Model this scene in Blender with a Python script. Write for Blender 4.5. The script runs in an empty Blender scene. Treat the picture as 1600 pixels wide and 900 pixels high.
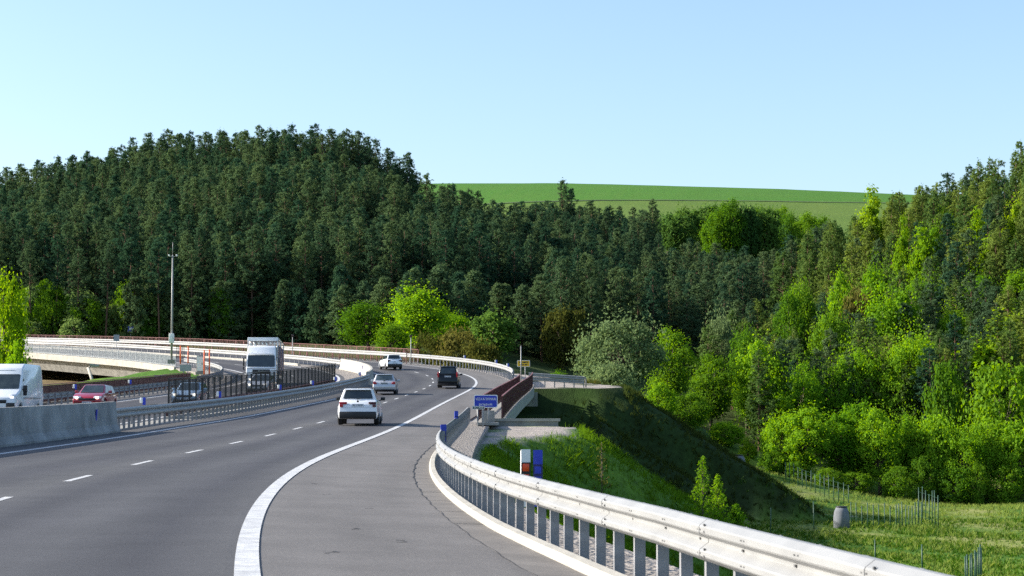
import bpy, bmesh, math, random
import numpy as np
from mathutils import Vector, Matrix, Euler
random.seed(7); rng = np.random.default_rng(7)
R = math.radians
scn = bpy.context.scene
col = scn.collection

# ------------------------------------------------------------------ materials
def new_mat(name):
    m = bpy.data.materials.new(name); m.use_nodes = True
    nt = m.node_tree
    return m, nt, nt.nodes['Principled BSDF']

def mat(name, c, rough=.6, metal=0., var=.12, scale=3., bump=0., spec=.5, coat=0., detail=6., hue=None):
    """plain coloured surface with procedural wear (in car_glass, painted reflections): colour noise + optional bump, object-space"""
    m, nt, b = new_mat(name)
    N, L = nt.nodes, nt.links
    tc = N.new('ShaderNodeTexCoord')
    nz = N.new('ShaderNodeTexNoise'); nz.inputs['Scale'].default_value = scale; nz.inputs['Detail'].default_value = detail
    L.new(tc.outputs['Object'], nz.inputs['Vector'])
    mx = N.new('ShaderNodeMix'); mx.data_type = 'RGBA'
    c2 = hue or tuple(x*(1-var) for x in c)
    mx.inputs['A'].default_value = (*[min(1, x*(1+var)) for x in c], 1); mx.inputs['B'].default_value = (*c2, 1)
    rp = N.new('ShaderNodeMapRange'); rp.inputs['From Min'].default_value = .3; rp.inputs['From Max'].default_value = .7
    L.new(nz.outputs['Fac'], rp.inputs['Value']); L.new(rp.outputs['Result'], mx.inputs['Factor'])
    L.new(mx.outputs['Result'], b.inputs['Base Color'])
    b.inputs['Roughness'].default_value = rough; b.inputs['Metallic'].default_value = metal
    b.inputs['Specular IOR Level'].default_value = spec
    b.inputs['Coat Weight'].default_value = coat
    if bump:
        bp = N.new('ShaderNodeBump'); bp.inputs['Strength'].default_value = bump; bp.inputs['Distance'].default_value = .02
        n2 = N.new('ShaderNodeTexNoise'); n2.inputs['Scale'].default_value = scale*8; n2.inputs['Detail'].default_value = 8
        L.new(tc.outputs['Object'], n2.inputs['Vector']); L.new(n2.outputs['Fac'], bp.inputs['Height']); L.new(bp.outputs['Normal'], b.inputs['Normal'])
    return m

def leaf_mat(name, c1, c2, transl=.35, rough=.6):
    """leaf surface: per-object and per-clump colour variation, part of the light passes through"""
    m, nt, b = new_mat(name)
    N, L = nt.nodes, nt.links
    oi = N.new('ShaderNodeObjectInfo'); tc = N.new('ShaderNodeTexCoord')
    nz = N.new('ShaderNodeTexNoise'); nz.inputs['Scale'].default_value = .9; nz.inputs['Detail'].default_value = 4
    L.new(tc.outputs['Object'], nz.inputs['Vector'])
    ad = N.new('ShaderNodeMath'); ad.operation = 'ADD'; L.new(nz.outputs['Fac'], ad.inputs[0])
    sc = N.new('ShaderNodeMath'); sc.operation = 'MULTIPLY_ADD'; L.new(oi.outputs['Random'], sc.inputs[0]); sc.inputs[1].default_value = 1.5; sc.inputs[2].default_value = -.75
    L.new(sc.outputs[0], ad.inputs[1])
    mx = N.new('ShaderNodeMix'); mx.data_type = 'RGBA'; mx.clamp_factor = True
    mx.inputs['A'].default_value = (*c1, 1); mx.inputs['B'].default_value = (*c2, 1)
    L.new(ad.outputs[0], mx.inputs['Factor'])
    d = N.new('ShaderNodeBsdfDiffuse'); t = N.new('ShaderNodeBsdfTranslucent'); ms = N.new('ShaderNodeMixShader')
    L.new(mx.outputs['Result'], d.inputs['Color'])
    hv = N.new('ShaderNodeHueSaturation'); hv.inputs['Value'].default_value = 1.5; hv.inputs['Saturation'].default_value = 1.1; hv.inputs['Hue'].default_value = .485
    L.new(mx.outputs['Result'], hv.inputs['Color']); L.new(hv.outputs['Color'], t.inputs['Color'])
    ms.inputs[0].default_value = transl
    L.new(d.outputs[0], ms.inputs[1]); L.new(t.outputs[0], ms.inputs[2])
    L.new(ms.outputs[0], N['Material Output'].inputs['Surface'])
    N.remove(b)
    return m

# ------------------------------------------------------------------ mesh builder
class MB:
    def __init__(s): s.v = []; s.f = []; s.m = []; s.smooth = []
    def add(s, vs, fs, mi=0, sm=False):
        o = len(s.v); s.v += [tuple(v) for v in vs]
        for f in fs: s.f.append(tuple(i+o for i in f)); s.m.append(mi); s.smooth.append(sm)
        return s
    def box(s, c, d, mi=0, rz=0., M=None):
        x, y, z = [k/2 for k in d]
        vs = [Vector((a*x, b*y, e*z)) for e in (-1, 1) for b in (-1, 1) for a in (-1, 1)]
        rot = M if M is not None else Matrix.Rotation(rz, 3, 'Z')
        vs = [rot @ v + Vector(c) for v in vs]
        return s.add(vs, [(0,2,3,1),(4,5,7,6),(0,1,5,4),(2,6,7,3),(0,4,6,2),(1,3,7,5)], mi)
    def bar(s, a, b, w, h=None, mi=0, up=(0,0,1)):
        a, b = Vector(a), Vector(b); d = b-a; L = d.length
        if L < 1e-6: return s
        d /= L; u = Vector(up)
        if abs(d.dot(u)) > .99: u = Vector((0,1,0))
        r = d.cross(u).normalized(); u = r.cross(d)
        M = Matrix((r, d, u)).transposed()
        return s.box((a+b)/2, (w, L, h or w), mi, M=M)
    def tube(s, pts, rad, n=8, mi=0, cap=True, sm=True):
        pts = [Vector(p) for p in pts]
        if not hasattr(rad, '__len__'): rad = [rad]*len(pts)
        vs = []; k = len(pts)
        for i, p in enumerate(pts):
            t = (pts[min(i+1, k-1)]-pts[max(i-1, 0)]).normalized()
            a = Vector((0,0,1)) if abs(t.z) < .95 else Vector((1,0,0))
            r = t.cross(a).normalized(); u = r.cross(t)
            vs += [p + (r*math.cos(2*math.pi*j/n)+u*math.sin(2*math.pi*j/n))*rad[i] for j in range(n)]
        fs = [(i*n+j, i*n+(j+1) % n, (i+1)*n+(j+1) % n, (i+1)*n+j) for i in range(k-1) for j in range(n)]
        s.add(vs, fs, mi, sm)
        if cap: s.add([vs[j] for j in range(n)], [tuple(range(n))], mi); s.add([vs[(k-1)*n+j] for j in range(n)], [tuple(range(n))[::-1]], mi)
        return s
    def prism(s, poly, x0, x1, mi=0):
        """poly: (y,z) outline extruded along X"""
        n = len(poly)
        vs = [(x0, y, z) for y, z in poly]+[(x1, y, z) for y, z in poly]
        fs = [(i, (i+1) % n, (i+1) % n+n, i+n) for i in range(n)]+[tuple(range(n))[::-1], tuple(range(n, 2*n))]
        return s.add(vs, fs, mi)
    def sweep(s, frames, prof, mi=0, closed=False, sm=False):
        """frames: list of (origin, side vector); prof: (offset along side, height)"""
        n = len(prof); vs = []
        for o, r in frames:
            for a, h in prof: vs.append(Vector(o)+Vector(r)*a+Vector((0,0,h)))
        m = n if closed else n-1
        fs = [(i*n+j, i*n+(j+1) % n, (i+1)*n+(j+1) % n, (i+1)*n+j) for i in range(len(frames)-1) for j in range(m)]
        s.add(vs, fs, mi, sm)
        if closed:
            k = len(frames)-1
            s.add(vs[:n], [tuple(range(n))], mi); s.add(vs[k*n:], [tuple(range(n))[::-1]], mi)
        return s
    def build(s, name, mats, parent=None, bevel=0., seg=2, loc=None, rz=0.):
        me = bpy.data.meshes.new(name)
        me.from_pydata(s.v, [], s.f)
        if not isinstance(mats, (list, tuple)): mats = [mats]
        for m in mats: me.materials.append(m)
        me.polygons.foreach_set('material_index', s.m); me.polygons.foreach_set('use_smooth', s.smooth)
        bm = bmesh.new(); bm.from_mesh(me)
        bmesh.ops.remove_doubles(bm, verts=bm.verts, dist=1e-4)
        bmesh.ops.recalc_face_normals(bm, faces=bm.faces)
        if bevel:
            ed = [e for e in bm.edges if len(e.link_faces) == 2 and e.calc_face_angle(0) > .35]
            bmesh.ops.bevel(bm, geom=ed, offset=bevel, segments=seg, affect='EDGES', profile=.5, clamp_overlap=True)
            for f in bm.faces: f.smooth = True
        bm.to_mesh(me); bm.free()
        if bevel:
            try: me.set_sharp_from_angle(angle=R(40))
            except Exception: pass
        o = bpy.data.objects.new(name, me); col.objects.link(o)
        if parent: o.parent = parent
        if loc is not None: o.location = loc
        o.rotation_euler.z = rz
        return o

def fast_mesh(name, V, F, m, k):
    """numpy verts (n,3) and faces (f,k) to a mesh"""
    me = bpy.data.meshes.new(name)
    me.vertices.add(len(V)); me.vertices.foreach_set('co', np.asarray(V, np.float32).ravel())
    nf = len(F); me.loops.add(nf*k); me.polygons.add(nf)
    me.loops.foreach_set('vertex_index', np.asarray(F, np.int32).ravel())
    me.polygons.foreach_set('loop_start', np.arange(0, nf*k, k, dtype=np.int32))
    me.polygons.foreach_set('loop_total', np.full(nf, k, np.int32))
    me.materials.append(m); me.update(calc_edges=True); me.validate()
    return me

def tag(o, label=None, cat=None, group=None, kind=None):
    if label: o['label'] = label
    if cat: o['category'] = cat
    if group: o['group'] = group
    if kind: o['kind'] = kind
    return o
def thing(name, label, cat, loc=(0,0,0), rz=0., group=None):
    o = bpy.data.objects.new(name, None); col.objects.link(o)
    o.location = loc; o.rotation_euler = (0,0,rz); o.empty_display_size = .3
    return tag(o, label, cat, group)
def kids(o): return [c for c in ALLKIDS.get(o.name, [])]
def copy_tree(src, loc, rz=0., scale=None, label=None, group=None):
    def cp(o, parent):
        c = o.copy(); col.objects.link(c); c.parent = parent
        for ch in o.children: cp(ch, c)
        return c
    r = cp(src, None); r.location = loc; r.rotation_euler = (0,0,rz)
    if scale is not None: r.scale = scale
    if label: r['label'] = label
    if group: r['group'] = group
    return r
def text_mesh(name, body, size, m, parent, loc, rot, depth=.004, space=1.0, width=None):
    cu = bpy.data.curves.new(name, 'FONT'); cu.body = body; cu.size = size; cu.extrude = depth
    cu.align_x = 'CENTER'; cu.align_y = 'CENTER'; cu.space_character = space
    t = bpy.data.objects.new(name, cu); col.objects.link(t)
    dg = bpy.context.evaluated_depsgraph_get()
    me = bpy.data.meshes.new_from_object(t.evaluated_get(dg))
    bpy.data.objects.remove(t)
    me.materials.clear(); me.materials.append(m); me.name = name
    o = bpy.data.objects.new(name, me); col.objects.link(o); o.parent = parent
    o.location = loc; o.rotation_euler = rot
    if width:
        w = max(v.co.x for v in me.vertices)-min(v.co.x for v in me.vertices); o.scale.x = width/w
    return o

# ------------------------------------------------------------------ camera
F = 3111.; CZ = 1.4; PITCH = math.atan(200/F)
cam = bpy.data.cameras.new('camera'); co = bpy.data.objects.new('camera', cam); col.objects.link(co)
co.location = (0,0,CZ); co.rotation_euler = (R(90)+PITCH, 0, 0)
cam.sensor_width = 36; cam.lens = F/1600*36; cam.clip_end = 20000; cam.clip_start = .1
cam.dof.use_dof = True; cam.dof.focus_distance = 120; cam.dof.aperture_fstop = 9
scn.camera = co
cp_, sp_ = math.cos(PITCH), math.sin(PITCH)
def ray(px, py):
    a, b = (px-800)/F, (450-py)/F
    return np.array([a, cp_-b*sp_, sp_+b*cp_])
def at(px, py, Y):
    d = ray(px, py); t = Y/d[1]
    return np.array([d[0]*t, Y, CZ+d[2]*t])
def px_of(X, Y, Z):
    z = np.asarray(Z)-CZ; dep = Y*cp_+z*sp_; up = -Y*sp_+z*cp_
    return 800+F*X/dep, 450-F*up/dep

# ------------------------------------------------------------------ road alignment (the right edge line)
KP = np.array([(17,-60),(10.4,-40),(4.75,-20),(.48,0),(-2.33,17),(-3.34,25.2),(-4.32,36.4),(-4.86,45.9),(-5.1,60.5),(-4.97,83),(-4.72,110),(-4.1,140),(-3.4,163),
               (-3.15,182),(-5.0,205),(-11.6,229),(-17.2,241),(-29.5,259),(-49.5,283),(-74.5,307),(-120,343),(-185,385),(-260,425)], float)
def cubic(t, y):
    n = len(t); h = np.diff(t); A = np.zeros((n,n)); r = np.zeros(n); A[0,0] = A[-1,-1] = 1
    for i in range(1, n-1):
        A[i,i-1] = h[i-1]; A[i,i] = 2*(h[i-1]+h[i]); A[i,i+1] = h[i]
        r[i] = 3*((y[i+1]-y[i])/h[i]-(y[i]-y[i-1])/h[i-1])
    c = np.linalg.solve(A, r)
    def f(x):
        x = np.asarray(x, float); i = np.clip(np.searchsorted(t, x)-1, 0, n-2); d = x-t[i]
        b = (y[i+1]-y[i])/h[i]-h[i]*(2*c[i]+c[i+1])/3
        return y[i]+b*d+c[i]*d*d+(c[i+1]-c[i])/(3*h[i])*d**3
    return f
tk = np.concatenate([[0], np.cumsum(np.hypot(*np.diff(KP, axis=0).T))])
fx, fy = cubic(tk, KP[:,0]), cubic(tk, KP[:,1])
tt = np.linspace(0, tk[-1], 2400); xx, yy = fx(tt), fy(tt)
ss = np.concatenate([[0], np.cumsum(np.hypot(np.diff(xx), np.diff(yy)))])
s_of_Y0 = np.interp(0, yy, ss)
ss = ss-s_of_Y0                                # station 0 beside the camera
for _ in range(60):                            # ease the curvature
    xx[5:-5] = (xx[:-10]+xx[10:]+2*xx[5:-5])/4; yy[5:-5] = (yy[:-10]+yy[10:]+2*yy[5:-5])/4
SS = np.arange(-55, 500, .5); PX, PY = np.interp(SS, ss, xx), np.interp(SS, ss, yy)
TX, TY = np.gradient(PX), np.gradient(PY); tn = np.hypot(TX, TY); TX /= tn; TY /= tn
ZK = np.array([(-80,0),(0,0),(40,.2),(87,.95),(120,1.95),(143,2.78),(161,3.48),(180,4.35),(205,5.75),(230,7.25),(245,8.2),(260,9.2),(284,10.9),(307,12.3),(345,14.4),(400,16.3),(500,17)])
zf = cubic(ZK[:,0], ZK[:,1]); ZS = zf(PY)
def S(Y): return float(np.interp(Y, PY, SS))
def crossf(s): return np.interp(s, [-60, 165, 215, 245, 500], [0, 0, .02, .03, .03])
def lin(s, u, dz=0.):
    """point at station s, offset u to the left of the right edge line"""
    s = np.asarray(s, float); u = np.asarray(u, float)
    x = np.interp(s, SS, PX)-np.interp(s, SS, TY)*u; y = np.interp(s, SS, PY)+np.interp(s, SS, TX)*u
    z = np.interp(s, SS, ZS)-crossf(s)*np.maximum(u, -4)-np.where(u < 0, np.minimum(-u, 4)*.035, 0)
    return np.stack(np.broadcast_arrays(x, y, z+dz), -1)
def head(s): return math.atan2(-np.interp(s, SS, TX), np.interp(s, SS, TY))    # rotation about Z so that +Y runs along the road
def left_vec(s): return Vector((-np.interp(s, SS, TY), np.interp(s, SS, TX), 0))
def I(s, xs, ys): return np.interp(s, xs, ys)
def r_rail(s): return I(s, [0,10,16,20,25,37,50,66,90,97], [3.10,3.26,3.40,3.36,3.26,3.22,3.15,3.02,2.86,2.8])
def u_dash(s): return I(s, [40,85,130,170,230], [4.0,4.08,3.85,3.95,4.0])
def u_left(s): return I(s, [50,85,110,140,200,260], [9.0,9.3,8.6,8.0,8.5,8.6])
def u_median(s): return u_left(s)+I(s, [70,82,110,200], [1.75,1.6,1.3,1.25])
BR0, BR1, VI0 = S(98), S(174), S(237)

# ------------------------------------------------------------------ terrain
C = []
def gp(px, py, Y, dz=0): p = at(px, py, Y); C.append((p[0], p[1], p[2]+dz))
PT = 16.
for px, py, Y in [(-60,330,410),(0,318,420),(-60,290,485),(0,272,480),(100,250,482),(200,226,488),(-200,310,480),(100,276,445),(200,232,470),(270,216,478),(350,214,482),(450,221,482),(540,220,480),(600,226,475),(640,246,468),(668,325,452),(690,352,450),(705,336,475),(760,330,470),(880,320,480),(1000,332,500),
                  (1100,312,560),(1200,322,560),(1290,338,560),(1300,358,365),(1370,332,365),(1450,290,355),(1540,250,350),(1600,246,345)]: gp(px, py, Y, -PT)
for px, py, Y in [(0,520,330),(150,522,335),(300,526,330),(500,530,318),(560,548,292),(650,556,280),(740,566,272),(860,588,268),(960,612,252),(1050,650,272),(1150,690,268),(1250,745,242),
                  (1400,772,233),(1550,772,233),(1660,775,233)]: gp(px, py, Y)
C += [(-56,236,4.9),(-64,252,5.6),(-50,224,5.3),(30,380,12),(24,330,8),(10,330,13),(0,370,20),(14,430,26),(-20,400,34),(45,430,22),(60,300,8),(75,290,14),(100,290,22),(120,340,40),(160,330,46),(150,240,6),(200,300,48),
      (20,110,-7.6),(40,110,-7.8),(70,110,-7.6),(20,176,-7.6),(30,176,-7.7),(45,176,-7.7),(70,176,-7.4),(35,205,-7.6),(60,205,-7.7),(28,60,-7.5),(60,60,-7.6),(30,0,-7.5),(60,-40,-7.5),(120,100,-5),(120,170,-4),(150,0,-4),(200,150,4),(250,60,2),
      (8,140,-7.6),(-10,140,-7.2),(-30,140,-6.5),(20,215,-5.4),(14,232,-1.5),(4,250,2),(-40,150,-5),(-70,150,-4),(-66,200,-1),(-75,235,3.5),(-80,285,5.5),(-48,280,7),(-110,300,5),(-120,240,0),(-150,330,10),(-140,200,-2),(-60,100,-4),(-60,40,-3),(-150,60,-3),(-25,40,-2),(0,40,-4),(0,-40,-4),(-60,-60,-4),
      (-250,300,10),(-250,480,46),(-180,460,45),(-300,100,0),(300,400,60),(330,200,30)]
# the far field
for x, y, z in [(-300,900,78),(-150,880,84),(-80,700,62),(0,700,68),(80,700,68),(160,700,68),(240,700,72),(340,700,76),(-150,600,58),(-60,570,52),(30,580,52),(-42,900,106.5),(0,900,107),(35,900,106.7),(80,900,105.5),(130,900,103.8),(185,900,101),(240,900,98),(320,900,92),
                (-110,900,99),(0,1150,98),(200,1150,94),(-200,1150,84),(380,1100,88),(500,800,80),(-400,700,60),(-500,1000,70),(500,500,65),(-400,400,30)]: C.append((x,y,z))
C = np.array(C)
def U(r2): return np.where(r2 > 0, r2*np.log(np.maximum(r2, 1e-9)), 0)
cs = C[:,:2]/100; n = len(C)
K = U(((cs[:,None]-cs[None])**2).sum(-1))+np.eye(n)*.004; Pm = np.c_[np.ones(n), cs]
Am = np.block([[K, Pm],[Pm.T, np.zeros((3,3))]]); W = np.linalg.solve(Am, np.r_[C[:,2], 0,0,0])
def natural(X, Y):
    q = np.stack([X, Y], -1)/100; out = np.empty(len(X))
    for i in range(0, len(X), 20000):
        p = q[i:i+20000]
        out[i:i+20000] = U(((p[:,None]-cs[None])**2).sum(-1))@W[:n]+W[n]+p@W[n+1:]
    return out
sub = slice(None, None, 4)
def nearest(X, Y):
    s_, u_ = np.empty(len(X)), np.empty(len(X)); ax, ay = PX[sub], PY[sub]
    for i in range(0, len(X), 20000):
        x, y = X[i:i+20000], Y[i:i+20000]
        k = np.argmin((x[:,None]-ax)**2+(y[:,None]-ay)**2, 1)
        tx, ty = TX[sub][k], TY[sub][k]; dx, dy = x-ax[k], y-ay[k]
        s_[i:i+20000] = SS[sub][k]+np.clip(dx*tx+dy*ty, -2, 2); u_[i:i+20000] = -dx*ty+dy*tx
    return s_, u_
def fbm(X, Y, sc):
    r = np.zeros(len(X)); g = np.random.default_rng(3)
    for o in range(4):
        for _ in range(4):
            a = g.uniform(0, 6.28); ph = g.uniform(0, 6.28); k = 2**o/sc*g.uniform(.7, 1.4)
            r += np.sin((X*math.cos(a)+Y*math.sin(a))*k*6.28+ph)/4/2**o
    return r
def u_bench(s): return -(I(s, [-60,20,70,80,87,96,98,172,174,182,190,215,235,500], [4.6,4.3,4.0,4.6,7.6,8.0,6.5,6.5,13.0,13.0,10,7,6,6]))
def ground(X, Y, full=False):
    X = np.asarray(X, float); Y = np.asarray(Y, float); sh = X.shape; X, Y = X.ravel(), Y.ravel()
    N = natural(X, Y); N = N+fbm(X, Y, 60)*np.clip((np.abs(X)+np.abs(Y-100)-60)/200, 0, 1)*np.interp(Y, [0,560,680], [1.2,1.2,.12])
    far = np.hypot(X, Y) > 1250
    N = np.where(far, N*0+np.maximum(10, 92-(np.hypot(X, Y)-1250)*.02), N)
    s, u = nearest(X, Y)
    zt = np.interp(s, SS, ZS)-crossf(s)*np.clip(u, -4, 26)-np.where(u < 0, np.minimum(-u, 4)*.035, 0)-.12
    ur = u_bench(s); d = np.maximum(0, np.maximum(ur-u, u-26.2))
    b1 = BR1-.5+1.05*np.clip(-u-10.5, 0, 60); fr_ = (b1-s)*.52
    fall = np.where((s > BR0) & (s < b1), np.minimum((s-BR0)*.68, np.where(u < -10.5, np.maximum(fr_-d*.64, 0), (b1-s)*.78)), 0)+np.where(s > VI0, (s-VI0)*.6, 0)
    wob = fbm(X, Y, 9)*.16*np.clip(d/2, 0, 1)
    E = zt-d*np.where((u > 20) & (s > 165), .17, np.where(s < BR0+20, .66, .64))-fall+wob; Cc = zt+np.maximum(0, d-1)*.5
    inside = (d <= 0)
    corridor_low = np.where(inside, zt-.25, E)           # sits below the paving
    near_verge = np.clip((-u-r_rail(s)+.6)/.8, 0, 1)*(u < 0)
    E = np.where(inside, zt-.3*(1-near_verge)-.04*near_verge-fall, E)
    br = (s > BR0) & (s < BR1); E = np.where(inside & (s > VI0), zt-1.9-fall, E)
    z = np.minimum(np.maximum(N, E), np.where(inside, E, Cc))
    z = np.where((inside & (br | (s > VI0))), np.minimum(np.maximum(N, E), zt-2.2), z)
    z = np.where(inside & br & (np.minimum(s-BR0, BR1-s) < 2.), np.minimum(z, zt-.5), z)
    if full: return z.reshape(sh), s, u, d, N, zt
    return z.reshape(sh)
def hit(px, py, y0=20, y1=1000):
    Ys = np.arange(y0, y1, .5); d = ray(px, py); t = Ys/d[1]
    g = ground(d[0]*t, Ys); k = np.argmax(g > CZ+d[2]*t)
    return np.array([d[0]*t[k], Ys[k], g[k]])

def axis(parts):
    a = []
    for s0, s1, st in parts: a += list(np.arange(s0, s1, st))
    return np.array(a+[parts[-1][1]])
gx = axis([(-6000,-1500,900),(-1500,-300,100),(-300,-120,12),(-120,-48,3),(-48,-9,1.5),(-9,34,.75),(34,80,2),(80,200,6),(200,400,20),(400,1500,110),(1500,6000,900)])
gy = axis([(-3000,-300,450),(-300,-30,30),(-30,15,3),(15,240,.9),(240,340,2),(340,600,5),(600,960,9),(960,1400,30),(1400,8000,600)])
GX, GY = np.meshgrid(gx, gy); GZ, gs, gu, gd, gN, gzt = ground(GX, GY, True)
nx, ny = len(gx), len(gy)
V = np.stack([GX.ravel(), GY.ravel(), GZ.ravel()], -1)
ii = (np.arange(ny-1)[:,None]*nx+np.arange(nx-1)).ravel(); FQ = np.stack([ii, ii+1, ii+nx+1, ii+nx], -1)
# colours of the ground: soil, grass, crop field, forest floor, gravel, painted bank shade
X_, Y_, Z_ = V.T
def smooth(a, b, x): t = np.clip((x-a)/(b-a), 0, 1); return t*t*(3-2*t)
def blend(c, c2, w): return c*(1-w[:,None])+np.array(c2)*w[:,None]
nz1, nz2 = fbm(X_, Y_, 22), fbm(X_+300, Y_, 7)
gc = np.tile(np.array([.06,.135,.016]), (len(V), 1))
gc = blend(gc, (.13,.22,.022), smooth(-.4,.8,nz1)*.8)
meadow = smooth(9,14,X_)*smooth(118,135,Y_+nz2*6)*smooth(262,240,Y_)*(Z_ < -4.5)
gc = blend(gc, (.25,.25,.09), meadow*smooth(-.35,.9,nz1+.35*nz2)*.9*smooth(128,150,Y_+nz1*8))
forest = smooth(238,262,Y_)*(1-smooth(610,640,Y_))
gc = blend(gc, (.045,.06,.02), forest*.9)
gc = blend(gc, (.13,.19,.045), forest*smooth(-48,-60,X_)*smooth(350,332,Y_))
pale = smooth(560,585,Y_)*(X_ > -60)
gc = blend(gc, (.11,.165,.035), pale*(.8+.2*nz1))
crop = smooth(792,802,Y_+X_*.05)*np.where(X_ < -70, .6, 1)
gc = blend(gc, (.062,.165,.022), crop*(.88+.10*nz2+.06*np.sin((Y_+X_*.05)/5.5)))
soil = smooth(VI0-2, VI0+14, gs)*(gu > -14)*(gu < 60)*(Y_ < 335)*(gs < 480)
gc = blend(gc, (.20,.14,.075), soil*.9)
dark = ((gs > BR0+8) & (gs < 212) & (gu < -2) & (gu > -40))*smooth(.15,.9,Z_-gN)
gc = blend(gc, (.020,.034,.011), dark*(.9+.1*nz2))  # far bank: dark soil, with shade painted into its colour
grav = ((gd <= 0) & (gu < 0) & (gs < VI0) & ((gs < BR0) | (gs > BR1-.5+1.05*np.clip(-gu-10.5,0,60)+1.1))).astype(float)
gc = blend(gc, (.33,.29,.255), grav*smooth(-.9,-.3, nz2+.4*nz1))
rub = ((np.abs(X_-26.5) < 5) & (np.abs(Y_-180) < 4))*smooth(0,.5,nz2)
gc = blend(gc, (.34,.33,.30), np.clip(rub,0,1)*.7)
gc = np.clip(gc, .005, .8)
m, nt, b = new_mat('ground'); N_, L_ = nt.nodes, nt.links
at_ = N_.new('ShaderNodeAttribute'); at_.attribute_name = 'ground_colour'
tc = N_.new('ShaderNodeTexCoord')
n1 = N_.new('ShaderNodeTexNoise'); n1.inputs['Scale'].default_value = 1.6; n1.inputs['Detail'].default_value = 9; n1.inputs['Roughness'].default_value = .7
L_.new(tc.outputs['Object'], n1.inputs['Vector'])
hv = N_.new('ShaderNodeHueSaturation'); mr = N_.new('ShaderNodeMapRange'); mr.inputs['From Min'].default_value = .3; mr.inputs['From Max'].default_value = .7; mr.inputs['To Min'].default_value = .62; mr.inputs['To Max'].default_value = 1.35
L_.new(n1.outputs['Fac'], mr.inputs['Value']); L_.new(mr.outputs['Result'], hv.inputs['Value']); L_.new(at_.outputs['Color'], hv.inputs['Color']); L_.new(hv.outputs['Color'], b.inputs['Base Color'])
b.inputs['Roughness'].default_value = .95; b.inputs['Specular IOR Level'].default_value = .1
n2 = N_.new('ShaderNodeTexNoise'); n2.inputs['Scale'].default_value = 9; n2.inputs['Detail'].default_value = 6; L_.new(tc.outputs['Object'], n2.inputs['Vector'])
bp = N_.new('ShaderNodeBump'); bp.inputs['Strength'].default_value = .6; bp.inputs['Distance'].default_value = .12; L_.new(n2.outputs['Fac'], bp.inputs['Height']); L_.new(bp.outputs['Normal'], b.inputs['Normal'])
M_ground = m
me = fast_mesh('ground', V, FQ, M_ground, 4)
ca = me.color_attributes.new('ground_colour', 'FLOAT_COLOR', 'POINT'); ca.data.foreach_set('color', np.c_[gc, np.ones(len(gc))].astype(np.float32).ravel())
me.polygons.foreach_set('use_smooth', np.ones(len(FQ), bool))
go = bpy.data.objects.new('ground', me); col.objects.link(go); tag(go, kind='structure')

# ------------------------------------------------------------------ materials in use
M = {}
M['paint'] = mat('road_paint', (.52,.52,.51), .7, var=.14, scale=5, bump=.3, hue=(.36,.36,.36))
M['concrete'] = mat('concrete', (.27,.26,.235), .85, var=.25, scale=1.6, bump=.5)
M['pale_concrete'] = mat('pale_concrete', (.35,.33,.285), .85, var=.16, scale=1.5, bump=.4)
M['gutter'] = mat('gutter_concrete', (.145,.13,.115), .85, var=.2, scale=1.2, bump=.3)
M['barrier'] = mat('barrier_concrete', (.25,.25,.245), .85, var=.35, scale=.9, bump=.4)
M['galv'] = mat('galvanised_steel', (.275,.275,.268), .5, .1, var=.09, scale=2.2, bump=.0, hue=(.24,.24,.235))
M['slot'] = mat('slot_shade', (.09,.09,.09), .7)
M['galv_post'] = mat('galvanised_post', (.25,.25,.26), .55, .3, var=.25, scale=6, bump=.1)
M['shaft'] = mat('shaft_concrete', (.15,.16,.175), .85, var=.25, scale=1.5, bump=.3)
M['darkred'] = mat('dark_red_steel', (.055,.010,.013), .5, var=.2, scale=4)
M['redrail'] = mat('rusty_red_steel', (.17,.055,.05), .55, var=.25, scale=4)
M['white'] = mat('white_plastic', (.80,.80,.78), .45, var=.06, scale=5)
M['blue'] = mat('blue_plastic', (.015,.04,.42), .4, var=.15, scale=5)
M['signblue'] = mat('sign_blue', (.012,.035,.40), .35, var=.1, scale=3)
M['signyellow'] = mat('sign_yellow', (.70,.42,.01), .4, var=.1, scale=3)
M['signgreen'] = mat('sign_dark_green', (.012,.035,.03), .4, var=.1)
M['orange'] = mat('orange_paint', (.75,.12,.025), .5, var=.15)
M['reflector'] = mat('red_reflector', (.75,.07,.01), .3, var=.1)
M['black'] = mat('black_plastic', (.012,.012,.013), .5, var=.2)
M['rubber'] = mat('tyre_rubber', (.015,.015,.016), .85, var=.25, scale=9)
M['rim'] = mat('alloy', (.45,.45,.46), .3, .8, var=.1)
M['glass'] = mat('car_glass', (.008,.013,.016), .05, var=.4, scale=2.6, spec=.8, hue=(.035,.048,.05))  # pale noise patches are reflections painted into the glass colour
M['glass_light'] = mat('pale_car_glass', (.10,.13,.13), .07, var=.5, scale=1.6, spec=.8)
M['taillight'] = mat('tail_light', (.42,.012,.02), .15, var=.15, coat=.5)
M['taildark'] = mat('dark_tail_light', (.07,.008,.016), .15, var=.15, coat=.5)
M['headlight'] = mat('head_lamp_glass', (.72,.74,.78), .1, var=.1, spec=.9)
M['lamp_on'] = mat('head_lamp_lit', (.9,.88,.82), .2); M['lamp_on'].node_tree.nodes['Principled BSDF'].inputs['Emission Color'].default_value = (1,.92,.78,1); M['lamp_on'].node_tree.nodes['Principled BSDF'].inputs['Emission Strength'].default_value = 1.6
M['plate'] = mat('number_plate', (.55,.58,.62), .5, var=.05)
M['greysign'] = mat('sign_back', (.30,.32,.33), .5, .4, var=.12)
M['white_paint'] = mat('white_car_paint', (.74,.76,.78), .25, var=.04, coat=.7, scale=1)
M['silver_paint'] = mat('silver_car_paint', (.50,.51,.53), .28, .35, var=.05, coat=.7, scale=1)
M['black_paint'] = mat('black_car_paint', (.007,.008,.010), .25, var=.2, spec=.3, coat=.25, scale=1)
M['red_paint'] = mat('red_car_paint', (.30,.012,.026), .22, var=.1, coat=.7, scale=1)
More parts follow.
